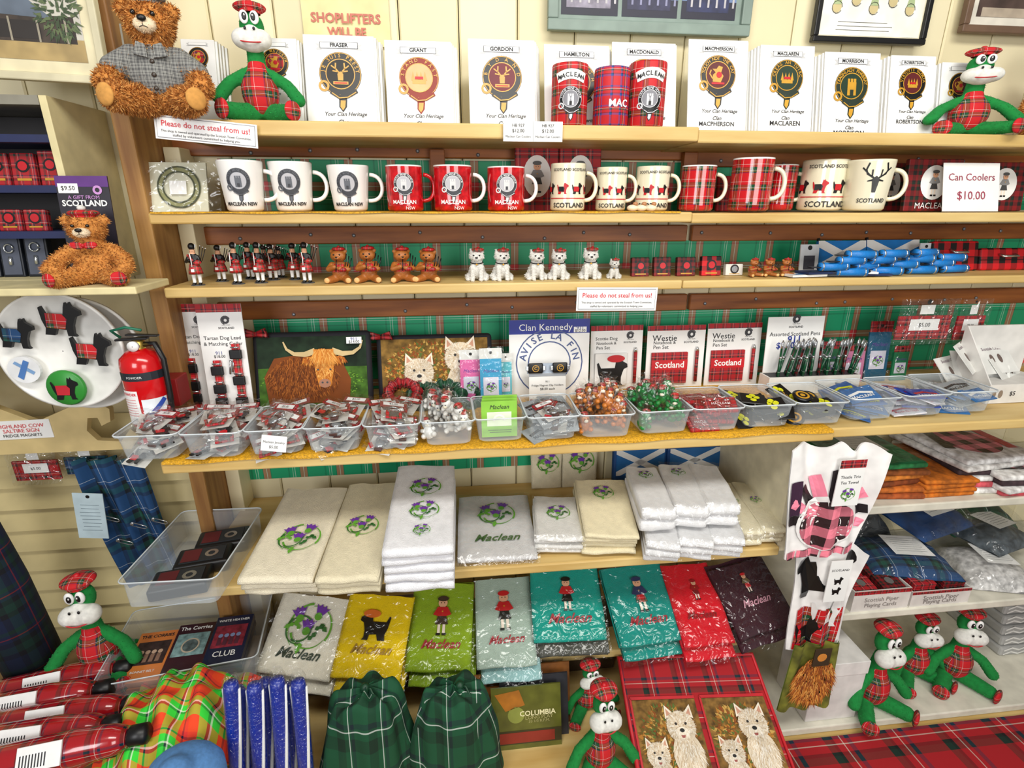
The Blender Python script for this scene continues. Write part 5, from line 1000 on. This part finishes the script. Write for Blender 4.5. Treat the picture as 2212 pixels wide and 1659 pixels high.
thing('fire_extinguisher',meshes([('cylinder',b),('valve_handle',v),('hose',hs),('pressure_gauge',g),('ribbon',tg)]),M,'small red fire extinguisher hung on the post','fire extinguisher')
b=B(); b.box(-.03,0,-.004,.03,.045,.05,P('8a1a1a'),bev=.002); thing('extinguisher_bracket',b,TR((M.translation.x,1.003,zb_+.02)),'red metal bracket holding extinguisher to post','bracket')
def drape(name,x0,y0,x1,y1,Y,key,size,lab,wob=.012,twist=0,cat='scarf'):
    M,w,h=hang(x0,y0,x1,y1,Y); b=B()
    b.grid(lambda u,v:((u-.5)*w+twist*(1-v)*w,v*h,wob*sin(u*14+v*3)+wob*.6*sin(u*27+1)),40,24,T(key,size,.85),su=w*1.3,sv=h)
    b.grid(lambda u,v:((.5-u)*w+twist*(1-v)*w,v*h,wob*sin((1-u)*14+v*3)+wob*.6*sin((1-u)*27+1)-.004),20,12,T(key,size,.85),su=w*1.3,sv=h)
    thing(name,b,M,lab,cat)
drape('tartan_cloth',195,990,330,1265,1.10,'navy',.07,'folded blue and green tartan cloth with safety pins hanging',.01,.35,'cloth')
for px,py in ((240,1125),(300,1140),(270,1175),(345,1130)):
    b=B(); b.tube([(-.015,0,0),(.012,0,.002),(.016,0,.006),(.012,0,.009),(-.013,0,.008)],.0012,SILV,5); b.ell((-.015,0,.004),(.004,.002,.005),SILV,6); thing('safety_pin',b,TR(PY(px,py,1.07))@RY(25),'silver kilt pin fastened on blue tartan cloth','pin','kilt pins')
M,w,h=up3(-50,78,1055,.99,zR+.001); b=B(); b.lathe([(.001,0),(w*.46,0),(w*.48,h*.5),(w*.42,h*.9),(w*.36,h),(.001,h)],T('dnavy',.09,.85),32)
b.lathe([(w*.36,h),(w*.34,h+.01),(w*.1,h+.004),(.001,h)],P('1a5a40'),24); thing('tartan_bolt',b,M@RY(-6),'upright roll of navy and green tartan wool cloth','cloth roll')
sign('swing_tag',157,1065,222,1163,1.06,lambda b,w,h:(lines(b,-w*.35,w*.35,h*.75,8,h*.08,.0012,P('5a6a74')),b.disc(0,h*.93,.004,.0012,BLK,n=8)),'pale blue information tag hanging on packet',-6,P('b8ccd4'),'tag')
put(NES,'plush_toy',92,300,1238,.96,zR+.0005,NL+' among tartan cloth','plush toy','green plush toys',rz=5,mw=.8)
# umbrellas
def umb():
    b=B(); b.tube([(-.62,0,0),(-.55,0,0),(.2,0,0),(.42,0,0),(.5,0,0)],[.07,.11,.12,.10,.07],T('dred',.2,.2,.8),16); c=B(); c.tube([(.5,0,0),(.52,0,0),(.62,0,0),(.64,0,0)],[.05,.07,.07,.04],BLK,14); l=B(); l.box(-.1,-.135,-.07,.16,-.118,.08,WHT,bev=.003)
    for k in range(9): l.box(-.08+k*.018,-.1355,-.05,-.072+k*.018,-.135,.03,INK)
    return meshes([('canopy',b),('handle',c),('label_tag',l)])
UM=umb()
for i,(px,py,zo) in enumerate(((100,1478,.027),(50,1520,.045),(110,1550,.05),(60,1592,.07),(100,1628,.085),(30,1655,.07))):
    p=PZ(px,py,zR+zo); thing('folded_umbrella',UM,TR((p.x,p.y,zR+zo))@RZ(4+R.uniform(-4,6))@RY(-2)@RX(-40)@SC(.24),'folded red tartan umbrella in clear wrap with barcode label','umbrella','folded tartan umbrellas')
M,w,h=up3(285,475,1500,.80,zR+.0006); b=B(); b.grid(lambda u,v:((u-.5)*.22,(v-.5)*.22,h*max(0,1-((u-.5)**2+(v-.5)**2)*3.6)**.6+.022*noise.noise(Vector((u*6,v*6,0)))+.01*sin(u*22+v*9)+.006),44,44,T('neon',.06,.85),su=.25,sv=.25); thing('tartan_shawl',b,M,'bright orange and green tartan shawl in a heap','shawl')
bl=blob([('e',(0,0,.3),(.42,.34,.3)),('e',(0,-.15,.5),(.2,.18,.2)),('c',[(.3,0,.2),(.5,-.1,.1)],[.13,.06]),('c',[(-.3,0,.2),(-.5,-.1,.1)],[.13,.06])],.03); b=B(); b.add(bl[0],bl[1],P('5f94d0',.9,bump=.6,bs=500)); parts=[('body',b)]
for k in (-1,1): e=B(); e.ell((k*.08,-.31,.57),(.035,.02,.04),BLK,10); parts.append(('eye',e))
e=B(); e.tube([(-.08,-.33,.46),(0,-.34,.43),(.08,-.33,.46)],.01,BLK,6); parts.append(('mouth',e))
p=PZ(395,1650,zR+.07); thing('blue_plush',meshes(parts),TR((p.x,p.y,zR+.001))@SC(.15),'round light blue plush toy with black eyes','plush toy')
# rolled flags
def roll():
    b=B(); b.lathe([(.001,0),(.045,0),(.047,.3),(.047,.96),(.040,.995),(.001,1)],P('0a2a98',.35,coat=.3),14)
    for a in (0,180): b.tube([(.044*sin(rad(a+t*90)),-.044*cos(rad(a+t*90)),.03+.93*t) for t in (0,.2,.4,.6,.8,1)],.012,WHT,6)
    f=B(); f.lathe([(.052,0),(.054,.5),(.050,1.02),(.03,1.06)],BAG,10); return meshes([('flag',b),('plastic_wrap',f)])
RO=roll()
for i in range(10):
    px=505+i*17; Y=.72+.035*(i%3); yk=hgt(px,1490+R.uniform(0,25),Y,z7)/1.03; thing('rolled_flag',RO,TR((Xat(px,Y,z7+.1),Y,z7+.003))@RX(-6)@RY(R.uniform(-3,5))@Matrix.Diagonal((.28,.28,yk,1)),'rolled blue and white flag in clear wrap standing upright','flag','rolled flags')
# gathered tartan caps
def hat(seed):
    b=B()
    def f(u,v):
        a=2*pi*u
        if v<.15: r=.28*(v/.15)**.7; z=.66-.02*(v/.15)
        else: t=(v-.15)/.85; r=.28+.22*t**.7; z=.64*(1-t**1.2)
        fold=.05*sin(a*5+seed+v*2)+.03*sin(a*11+seed*2-v*3)+.09*noise.noise(Vector((cos(a)*2+seed,sin(a)*2,v*3)))
        r*=1+fold*min(1,v*3); z+=.06*noise.noise(Vector((cos(a)*2.5,sin(a)*2.5,seed+v*4)))*(1-v)+.02*sin(a*6+seed)*(1-v)*min(1,v*6)
        return (r*cos(a)+.08*(1-v)*cos(seed),r*sin(a)*.8,max(0,z))
    b.grid(f,110,34,T('hat',.30,.85),box=True)
    t=B(); t.ell((.06,0,.665),(.05,.05,.03),P('0c3a22'),10); t.tube([(.06,0,.66),(.12,-.05,.68),(.18,-.12,.62)],.012,P('0c3a22'),6); return meshes([('crown',b),('button',t)])
for q,(x0,x1,yt,l) in enumerate(((680,892,1482,'dark green tartan cap gathered at the crown'),(886,1082,1478,'dark green tartan cap beside another cap'))):
    M,w,h=up3(x0,x1,yt,.79,z7+.0005); thing('tartan_bonnet',hat(q*1.7),M@Matrix.Diagonal((w*1.05,w*.95,h/.68,1)),l,'bonnet','dark green tartan caps')
M,w,h=std(1062,1212,1482,.82,z7,16,0); b=B(); b.box(-w/2,0,-.004,w/2,h,0,P('5c5e22',.35,coat=.4,var=.3)); b.poly([(-w*.45,h*.9),(-w*.1,h*.95),(-w*.02,h*.7),(-w*.3,h*.62)],.0006,P('a8681c',var=.4)); b.disc(-w*.15,h*.55,w*.12,.0006,P('8a9040')); b.rect(-w*.5,h*.08,w*.5,h*.30,.0006,P('3a3418')); b.text('COLUMBIA',w*.16,h*.56,.001,P('e8e0b0'),w=w*.52,bold=.02); b.text('LONG PLAY',w*.18,h*.49,.001,P('b0a870'),w=w*.4); b.text('33 1/3 R.P.M.',w*.18,h*.43,.001,P('b0a870'),w=w*.3); b.rect(-w*.4,h*.1,w*.4,h*.27,.001,P('8a2a1c'))
thing('record_sleeve',b,M,'olive vinyl record sleeve leaning behind caps','record')
for dx in (.02,-.04,.03):
    b2=B(); b2.box(-w/2,0,-.004,w/2,h*1.02,0,P('2a2a30' if dx==.02 else '7a4a20',var=.4)); thing('record_sleeve',b2,TR((dx,{.02:.022,-.04:.035,.03:.05}[dx],0))@M,'dark record sleeve stacked behind another','record')
for q,(px,c) in enumerate(((700,'3a2a20'),(800,'24262c'),(900,'6a4626'),(985,'1e2024'),(1075,'8a5c30'),(1180,'2a2220'),(1270,'4a3828'))):
    hh=.13+.03*(q%3); X=Xat(px,1.02,z7+.07); b=B(); b.box(-.065,0,0,.065,.10,hh,P(c,.5,var=.35),bev=.004); b.rect(-.03,.05,.03,.08,.001,P('b8b0a0'),RX(90)); b.box(-.066,-.001,hh*.75,.066,.101,hh*.8,P('1a1614'))
    thing('stock_carton',b,TR((X,1.0+.012*(q%2),z7+.001)),'dark brown stock carton at the back of the bench','box','stock cartons')
put(NES,'plush_toy',1205,1340,1430,.90,z7,NL+' behind another','plush toy','green plush toys',rz=10,mw=.8)
put(NES,'plush_toy',1222,1375,1478,.76,z7,NL+' beside oven glove','plush toy','green plush toys',rz=5,mw=.8)
# oven glove
M,w,L=lie((1385,1700),(1728,1700),(1335,1420),(1625,1415),z7+.03,z7+.12)
b=B(); b.box(-w/2,0,-.012,w/2,L,0,T('dred',.07,.8),bev=.004); nb_=P('c01824')
for k in range(2):
    x0=-w*.47+k*w*.49; x1=x0+w*.45; b.rect(x0,0.01,x1,L*.64,.0008,P('7a5a2a',.95,var=.6,ns=60)); hair(b,(x0+x1)/2,L*.33,w*.19,L*.26,500,.010,AUT,.0009,'out',.006); b.ribbon([(x0,L*.65),(x1,L*.65)],.006,.0036,nb_); b.ribbon([(x0,.01),(x0,L*.65)],.004,.0036,nb_)
    westie_face(b,x0+w*.12,L*.22,w*.17,.0032); westie_face(b,x0+w*.31,L*.42,w*.22,.0032)
b.tube([(-w*.5,0,0),(-w*.5,L,0),(w*.5,L,0),(w*.5,0,0),(-w*.5,0,0)],.005,nb_,8)
thing('terrier_oven_glove',b,M,'red tartan double oven glove printed with white terriers','oven glove')
# rug
b=B(); xx0=Xat(1735,.62,zBr); b.grid(lambda u,v:(xx0+u*(1.9-xx0),.587+v*.26,zBr+.006+.003*noise.noise(Vector((u*8,v*4,0)))),30,8,T('dred',.14,.9),su=1.9-xx0,sv=.26)
b.grid(lambda u,v:(xx0+u*(1.9-xx0),.586,zBr-.35+v*.355),10,8,T('dred',.14,.9),su=1.9-xx0,sv=.35); thing('tartan_rug',b,Matrix(),'red tartan rug draped over the bench edge','rug')
# hanging tea towels
def tea(x0,y0,x1,y1,Y,fn):
    M,w,h=hang(x0,y0,x1,y1,Y); b=B(); f=lambda x,y:.010*sin(x*55+y*8)*(.4+.6*y/h)+.005*sin(x*110+y*20)
    g=lambda u,v:((u-.5)*w*(.78+.22*v),v*h+(.012*sin(u*5)+.012*sin(u*17))*(v-.3),f((u-.5)*w,v*h))
    b.grid(g,36,28,P('eceae8',.9)); d=B(); fn(d,w,h)
    d2=B()
    for i,f_ in enumerate(d.f):
        if len(f_)==4:
            q=[d.v[a] for a in f_]; N_=max(1,min(12,int(max((q[1]-q[0]).length,(q[2]-q[1]).length)/.012)))
            d2.add([q[0].lerp(q[1],s/N_).lerp(q[3].lerp(q[2],s/N_),t/N_) for t in range(N_+1) for s in range(N_+1)],[(t*(N_+1)+s,t*(N_+1)+s+1,(t+1)*(N_+1)+s+1,(t+1)*(N_+1)+s) for t in range(N_) for s in range(N_)],d.mats[d.m[i]],None,False)
        else: d2.add([d.v[a] for a in f_],[tuple(range(len(f_)))],d.mats[d.m[i]],None,False)
    b.merge(d2,lambda q:(q.x*(.78+.22*q.y/h),q.y+(.012*sin((q.x/w+.5)*5)+.012*sin((q.x/w+.5)*17))*(q.y/h-.3),q.z+.003+f(q.x,q.y)))
    b.grid(lambda u,v:(lambda p:(p[0],p[1],p[2]-.003))(g(1-u,v)),30,20,P('eceae8',.9))
    return M,w,h,b
def dP(d,w,h):
    pk=P('f28aa2')
    for a in range(-10,200,21): d.ribbon([(w*.2*cos(rad(a)),h*.35+h*.12*sin(rad(a))),(w*.34*cos(rad(a)),h*.35+h*.28*sin(rad(a))),(w*.48*cos(rad(a)),h*.35+h*.44*sin(rad(a)))],w*.10,.0,pk if (a//21)%2 else P('1a1216'))
    d.disc(0,h*.32,w*.38,.001,P('eceae8'),ry=h*.25,rings=6); d.disc(0,h*.3,w*.34,.0016,T('bufpink',.045),ry=h*.22,rings=6)
    for k in range(6): d.rect(-w*.48+k*w*.16,0,-w*.34+k*w*.16,h*.07,.0,T('bufpink',.03))
    d.rect(-w*.48,h*.4,-w*.36,h*.7,0,P('3a2038'))
M,w,h,b=tea(1690,968,1895,1196,.84,dP)
c=B(); c.box(-w*.06,h*.52,.018,w*.2,h*.93,.02,WHT); c.rect(-w*.06,h*.86,w*.2,h*.93,.0206,T('dred',.02)); c.text('Thistle Trio',w*.07,h*.78,.0206,INK,w=w*.2); c.text('Tea Towel',w*.07,h*.73,.0206,INK,w=w*.18); thistle(c,w*.07,h*.63,w*.14,.0208)
thing('tea_towel',meshes([('cloth',b),('header_card',c)]),M,'white tea towel with pink checked thistle hanging from shelf','tea towel','hanging tea towels')
def dD2(d,w,h):
    for k in range(5): d.rect(-w*.4+k*w*.16,h*.02,-w*.26+k*w*.16,h*.42,0,T('red',.05))
    scottie(d,-w*.12,h*.72,w*.62,0,BLK,None,-1); scottie(d,w*.1,h*.38,w*.5,.0004,P('e6e4e2'),T('red',.04),1); d.disc(w*.3,h*.88,w*.12,.0,BLK,n=14); scottie(d,-w*.2,h*.2,w*.4,.0006,BLK)
M,w,h,b=tea(1703,1190,1850,1395,.85,dD2); c=B(); c.box(-w*.1,h*.55,.018,w*.2,h*.95,.02,WHT); c.text('SCOTLAND',w*.05,h*.86,.0206,INK,w=w*.24)
for q in (.76,.66): scottie(c,w*.05,h*q,w*.12,.0206,BLK)
thing('tea_towel',meshes([('cloth',b),('header_card',c)]),M,'white tea towel with black and tartan terriers hanging','tea towel','hanging tea towels')
M,w,h=hang(1702,1392,1800,1528,.84); b=B(); b.grid(lambda u,v:((u-.5)*w*(1.15-.2*v),v*h,.006*sin(u*16)),20,14,P('6a6a22',.9,var=.6,ns=30)); b.grid(lambda u,v:((.5-u)*w*(1.15-.2*v),v*h,.006*sin((1-u)*16)-.003),10,8,P('6a7a2a',.9)); hair(b,0,h*.5,w*.42,h*.35,900,h*.14,CW,.009,w=.003); c=B(); c.box(-w*.15,h*.75,.014,w*.2,h*1.0,.016,P('3a3020')); c.disc(w*.02,h*.88,w*.1,.0164,CW[2],n=12); thing('tea_towel',meshes([('cloth',b),('header_card',c)]),M,'orange highland cow tea towel hanging','tea towel','hanging tea towels')
M,w,h=up3(1752,1862,1436,.875,r3+.0005); b=B(); b.box(-w/2,0,0,w/2,.12,h,P('dcdad6'),bev=.002); b.box(-w/2-.002,-.002,h*.8,w/2+.002,.122,h+.003,P('e2e0dc'),bev=.001); thing('white_box',b,M,'white lidded cardboard box on cabinet shelf','box')
# right cabinet contents
def fold(px,Y,z,w,L,t,col,rz,lab,deco=None,key=None,grp='folded tea towels'):
    X=Xat(px,Y,z); b=B(); mm=T(*key) if key else P(col,.85,var=.45,ns=60); b.box(-w/2,0,0,w/2,L,t,mm,bev=t*.4,seg=3)
    if deco: q=B(); deco(q,w,L); b.merge(q,lambda v:(v.x,v.y,v.z+t+.001))
    f=B(); f.grid(lambda u,v:((u-.5)*w*1.05,v*L*1.0,t+.007+.004*noise.noise(Vector((u*7,v*7,px)))),12,12,BAG)
    thing('folded_tea_towel',meshes([('cloth',b),('plastic_wrap',f)] if deco else [('cloth',b)]),TR((X,Y,z))@RZ(rz),lab,'tea towel',grp)
def lab_(b,w,L): b.rect(-w*.1,L*.35,w*.3,L*.8,.0004,WHT); lines(b,-w*.05,w*.25,L*.7,5,L*.06,.0008,P('888890'))
def green_(b,w,L): b.rect(-w*.48,L*.02,w*.48,L*.5,.0002,P('1e8a58',var=.4)); b.rect(-w*.48,L*.5,w*.48,L*.95,.0002,P('3a6a5a',var=.6,ns=60)); lab_(b,w,L)
def pinkd(b,w,L): b.disc(0,L*.45,w*.34,0,T('bufpink',.05)); b.ribbon([(-w*.4,L*.3),(-w*.25,L*.75)],.025,.0004,BLK); b.ribbon([(w*.36,L*.2),(w*.42,L*.75)],.025,.0004,P('c03048')); b.ribbon([(-w*.2,L*.85),(w*.2,L*.85)],.02,.0004,P('c03048'))
cols=['9a4a1c','b8621e','7a3a14','c8782a','8a4a1c','2a7a44']
for k in range(6): fold(1905+k*3,.955+.004*k,r1+.0125*k,.2,.2,.012,cols[k],R.uniform(-6,6),'highland cow tea towel in clear wrap, stacked',green_ if k==5 else None)
for k in range(4): fold(2050+k*3,.95,r1+.0105*k,.13,.2,.010,'b86414',R.uniform(-6,6),'orange printed tea towel stacked on shelf')
wc2=['e0dad6','c8505a','e0dad6','3a2a2e','e0dad6','e8e2de']
for k in range(6): fold(2150+k*4,.95+.004*k,r1+.0135*k,.2,.21,.013,wc2[k],R.uniform(-8,8),'white tea towel with pink and black print, stacked',pinkd if k==5 else None)
for k in range(4): fold(2245,.93,r1+.0135*k,.18,.2,.013,wc2[(k+1)%4],R.uniform(-8,8),'white tea towel with red print, stacked',pinkd if k==3 else None)
for i,(x0,x1) in enumerate(((1842,1965),(1968,2095))):
    M,w,h=up3(x0,x1,1275,.905,r2); b=B(); hh=h; b.box(-w/2,0,0,w/2,.003,hh,P('d8d2cc')); b.box(-w/2,.003,0,w/2,.16,.004,P('d8d2cc')); b.box(-w/2,.003,.0041,-w/2+.003,.16,hh,P('d8d2cc')); b.box(w/2-.003,.003,.0041,w/2,.16,hh,P('d8d2cc')); b.rect(-w/2,hh*.82,w/2,hh,.0006,T('dred',.015),RX(90)); b.text('Scottish Piper',0,hh*.55,.001,P('8a8480'),w=w*.6,M=RX(90)); b.text('Playing Cards',0,hh*.28,.001,P('8a8480'),w=w*.56,M=RX(90))
    thing('counter_display_box',b,M,'open white display box for playing cards with tartan trim','box','playing card boxes')
    for k in range(10):
        c=B(); c.box(-.028,0,0,.028,.04,.012,T('darkred' if k%2 else 'dred',.02),bev=.001,seg=1); c.disc(0,.02,.01,.0126,SILV,n=14)
        thing('playing_card_pack',c,M@TR(((k%2-.5)*w*.5,.01+.045*(k//2%3),.005+.013*(k//6)+ .024))@RX(8),'small red tartan pack of playing cards in box','playing cards','playing card packs')
def crinkle(px,Y,z,w,L,t,mat,rz,lab,ti=0,labc=True):
    X=Xat(px,Y,z+t); b=B(); b.grid(lambda u,v:((u-.5)*w,v*L,t*(sin(pi*min(1,max(0,u)))**.4)*(sin(pi*v)**.4)+.006*noise.noise(Vector((u*5+px,v*5,0)))),24,20,mat,su=w,sv=L); b.rect(-w/2,0,w/2,L,-.001,mat)
    if labc: b.rect(-w*.2,L*.25,w*.25,L*.75,t+.008,WHT); lines(b,-w*.15,w*.2,L*.68,7,L*.055,t+.0085,P('6a6a70'))
    f=B(); f.grid(lambda u,v:((u-.5)*w*1.1,v*L*1.08-.01,t*(sin(pi*u)**.4)*(sin(pi*v)**.4)+.012+.01*noise.noise(Vector((u*6,v*6,px)))),16,14,BAG)
    thing('wrapped_textile',meshes([('textile',b),('plastic_bag',f)]),TR((X,Y,z))@RZ(rz)@RX(ti),lab,'packaged textile','wrapped textiles')
crinkle(1995,.93,r2+.056,.2,.16,.03,T('navy',.06,.8),-12,'blue tartan textile in clear bag with white label'); crinkle(2060,1.03,r2+.10,.2,.14,.03,P('143a6a',var=.4),15,'blue wrapped textile lying on top of others',8); crinkle(1890,1.08,r2+.03,.16,.1,.1,P('3a3e40',var=.6),0,'dark grey printed bag in clear wrap'); crinkle(2190,.92,r2+.004,.16,.16,.045,P('c4c2c0',var=.4,ns=80),-15,'pale wrapped textile with white label'); crinkle(2210,1.0,r2+.06,.16,.14,.04,P('4a5258',var=.6,ns=50),15,'grey and white wrapped textile'); crinkle(2150,1.08,r2+.05,.2,.1,.07,T('hat',.06,.8),0,'dark checked wrapped textile at shelf back',0,False)
for px0,px1,yt,Y,rz in ((1838,1958,1348,.90,6),(1925,2048,1328,.97,0),(2012,2140,1313,.95,-12)):
    put(NES,'plush_toy',px0,px1,yt,Y,r3+.0005,NL+' on cabinet shelf','plush toy','green plush toys',rz=rz,mw=.72)
for k in range(5):
    M=TR((Xat(2235,1.02,r3+.1),1.0+.006*k,r3+.0+.001)); b=B(); b.box(-.10,0,0,.10,.17,.028,P('a8a8a6'),bev=.006,seg=2)
    for j in range(4): b.ribbon([(-.09+i*.0225,.03+j*.035+(.012 if i%2 else 0)) for i in range(9)],.012,.0285,P('e4e4e0'))
    for j in range(2): b.ribbon([(-.09+i*.0225,.006+j*.013+(.008 if i%2 else 0)) for i in range(9)],.005,.0006,P('e4e4e0'),RX(90))
    thing('folded_throw',b,M@TR((0,0,.03*k)),'folded grey and white chevron throw on cabinet shelf','throw','chevron throws')
# ---------------- lights
def area(n,loc,rot,sx,sy,e,c=(1,1,1)):
    l=bpy.data.lights.new(n,'AREA'); l.shape='RECTANGLE'; l.size=sx; l.size_y=sy; l.energy=e; l.color=c; o=bpy.data.objects.new(n,l); COL.objects.link(o); o.location=loc
    d=Vector(rot)-Vector(loc); o.rotation_euler=d.to_track_quat('-Z','Y').to_euler()
area('ceiling_lamp',(.3,-.05,2.5),(.3,1.1,1.2),1.7,.3,24,(1,.97,.9)); area('left_area_light',(-1.0,-1.1,1.85),(0,1.2,1.0),.8,.8,19,(.98,.98,1)); area('front_fill_light',(.8,-1.0,1.5),(.4,1.2,.8),.9,.8,17,(1,.98,.94))  # plain area light at left; front light is an added fill for shaded backing
w_=bpy.data.worlds.new('world'); bpy.context.scene.world=w_; w_.use_nodes=True; w_.node_tree.nodes['Background'].inputs[0].default_value=(1,.97,.91,1); w_.node_tree.nodes['Background'].inputs[1].default_value=.24
bpy.context.scene.view_settings.view_transform='Standard'
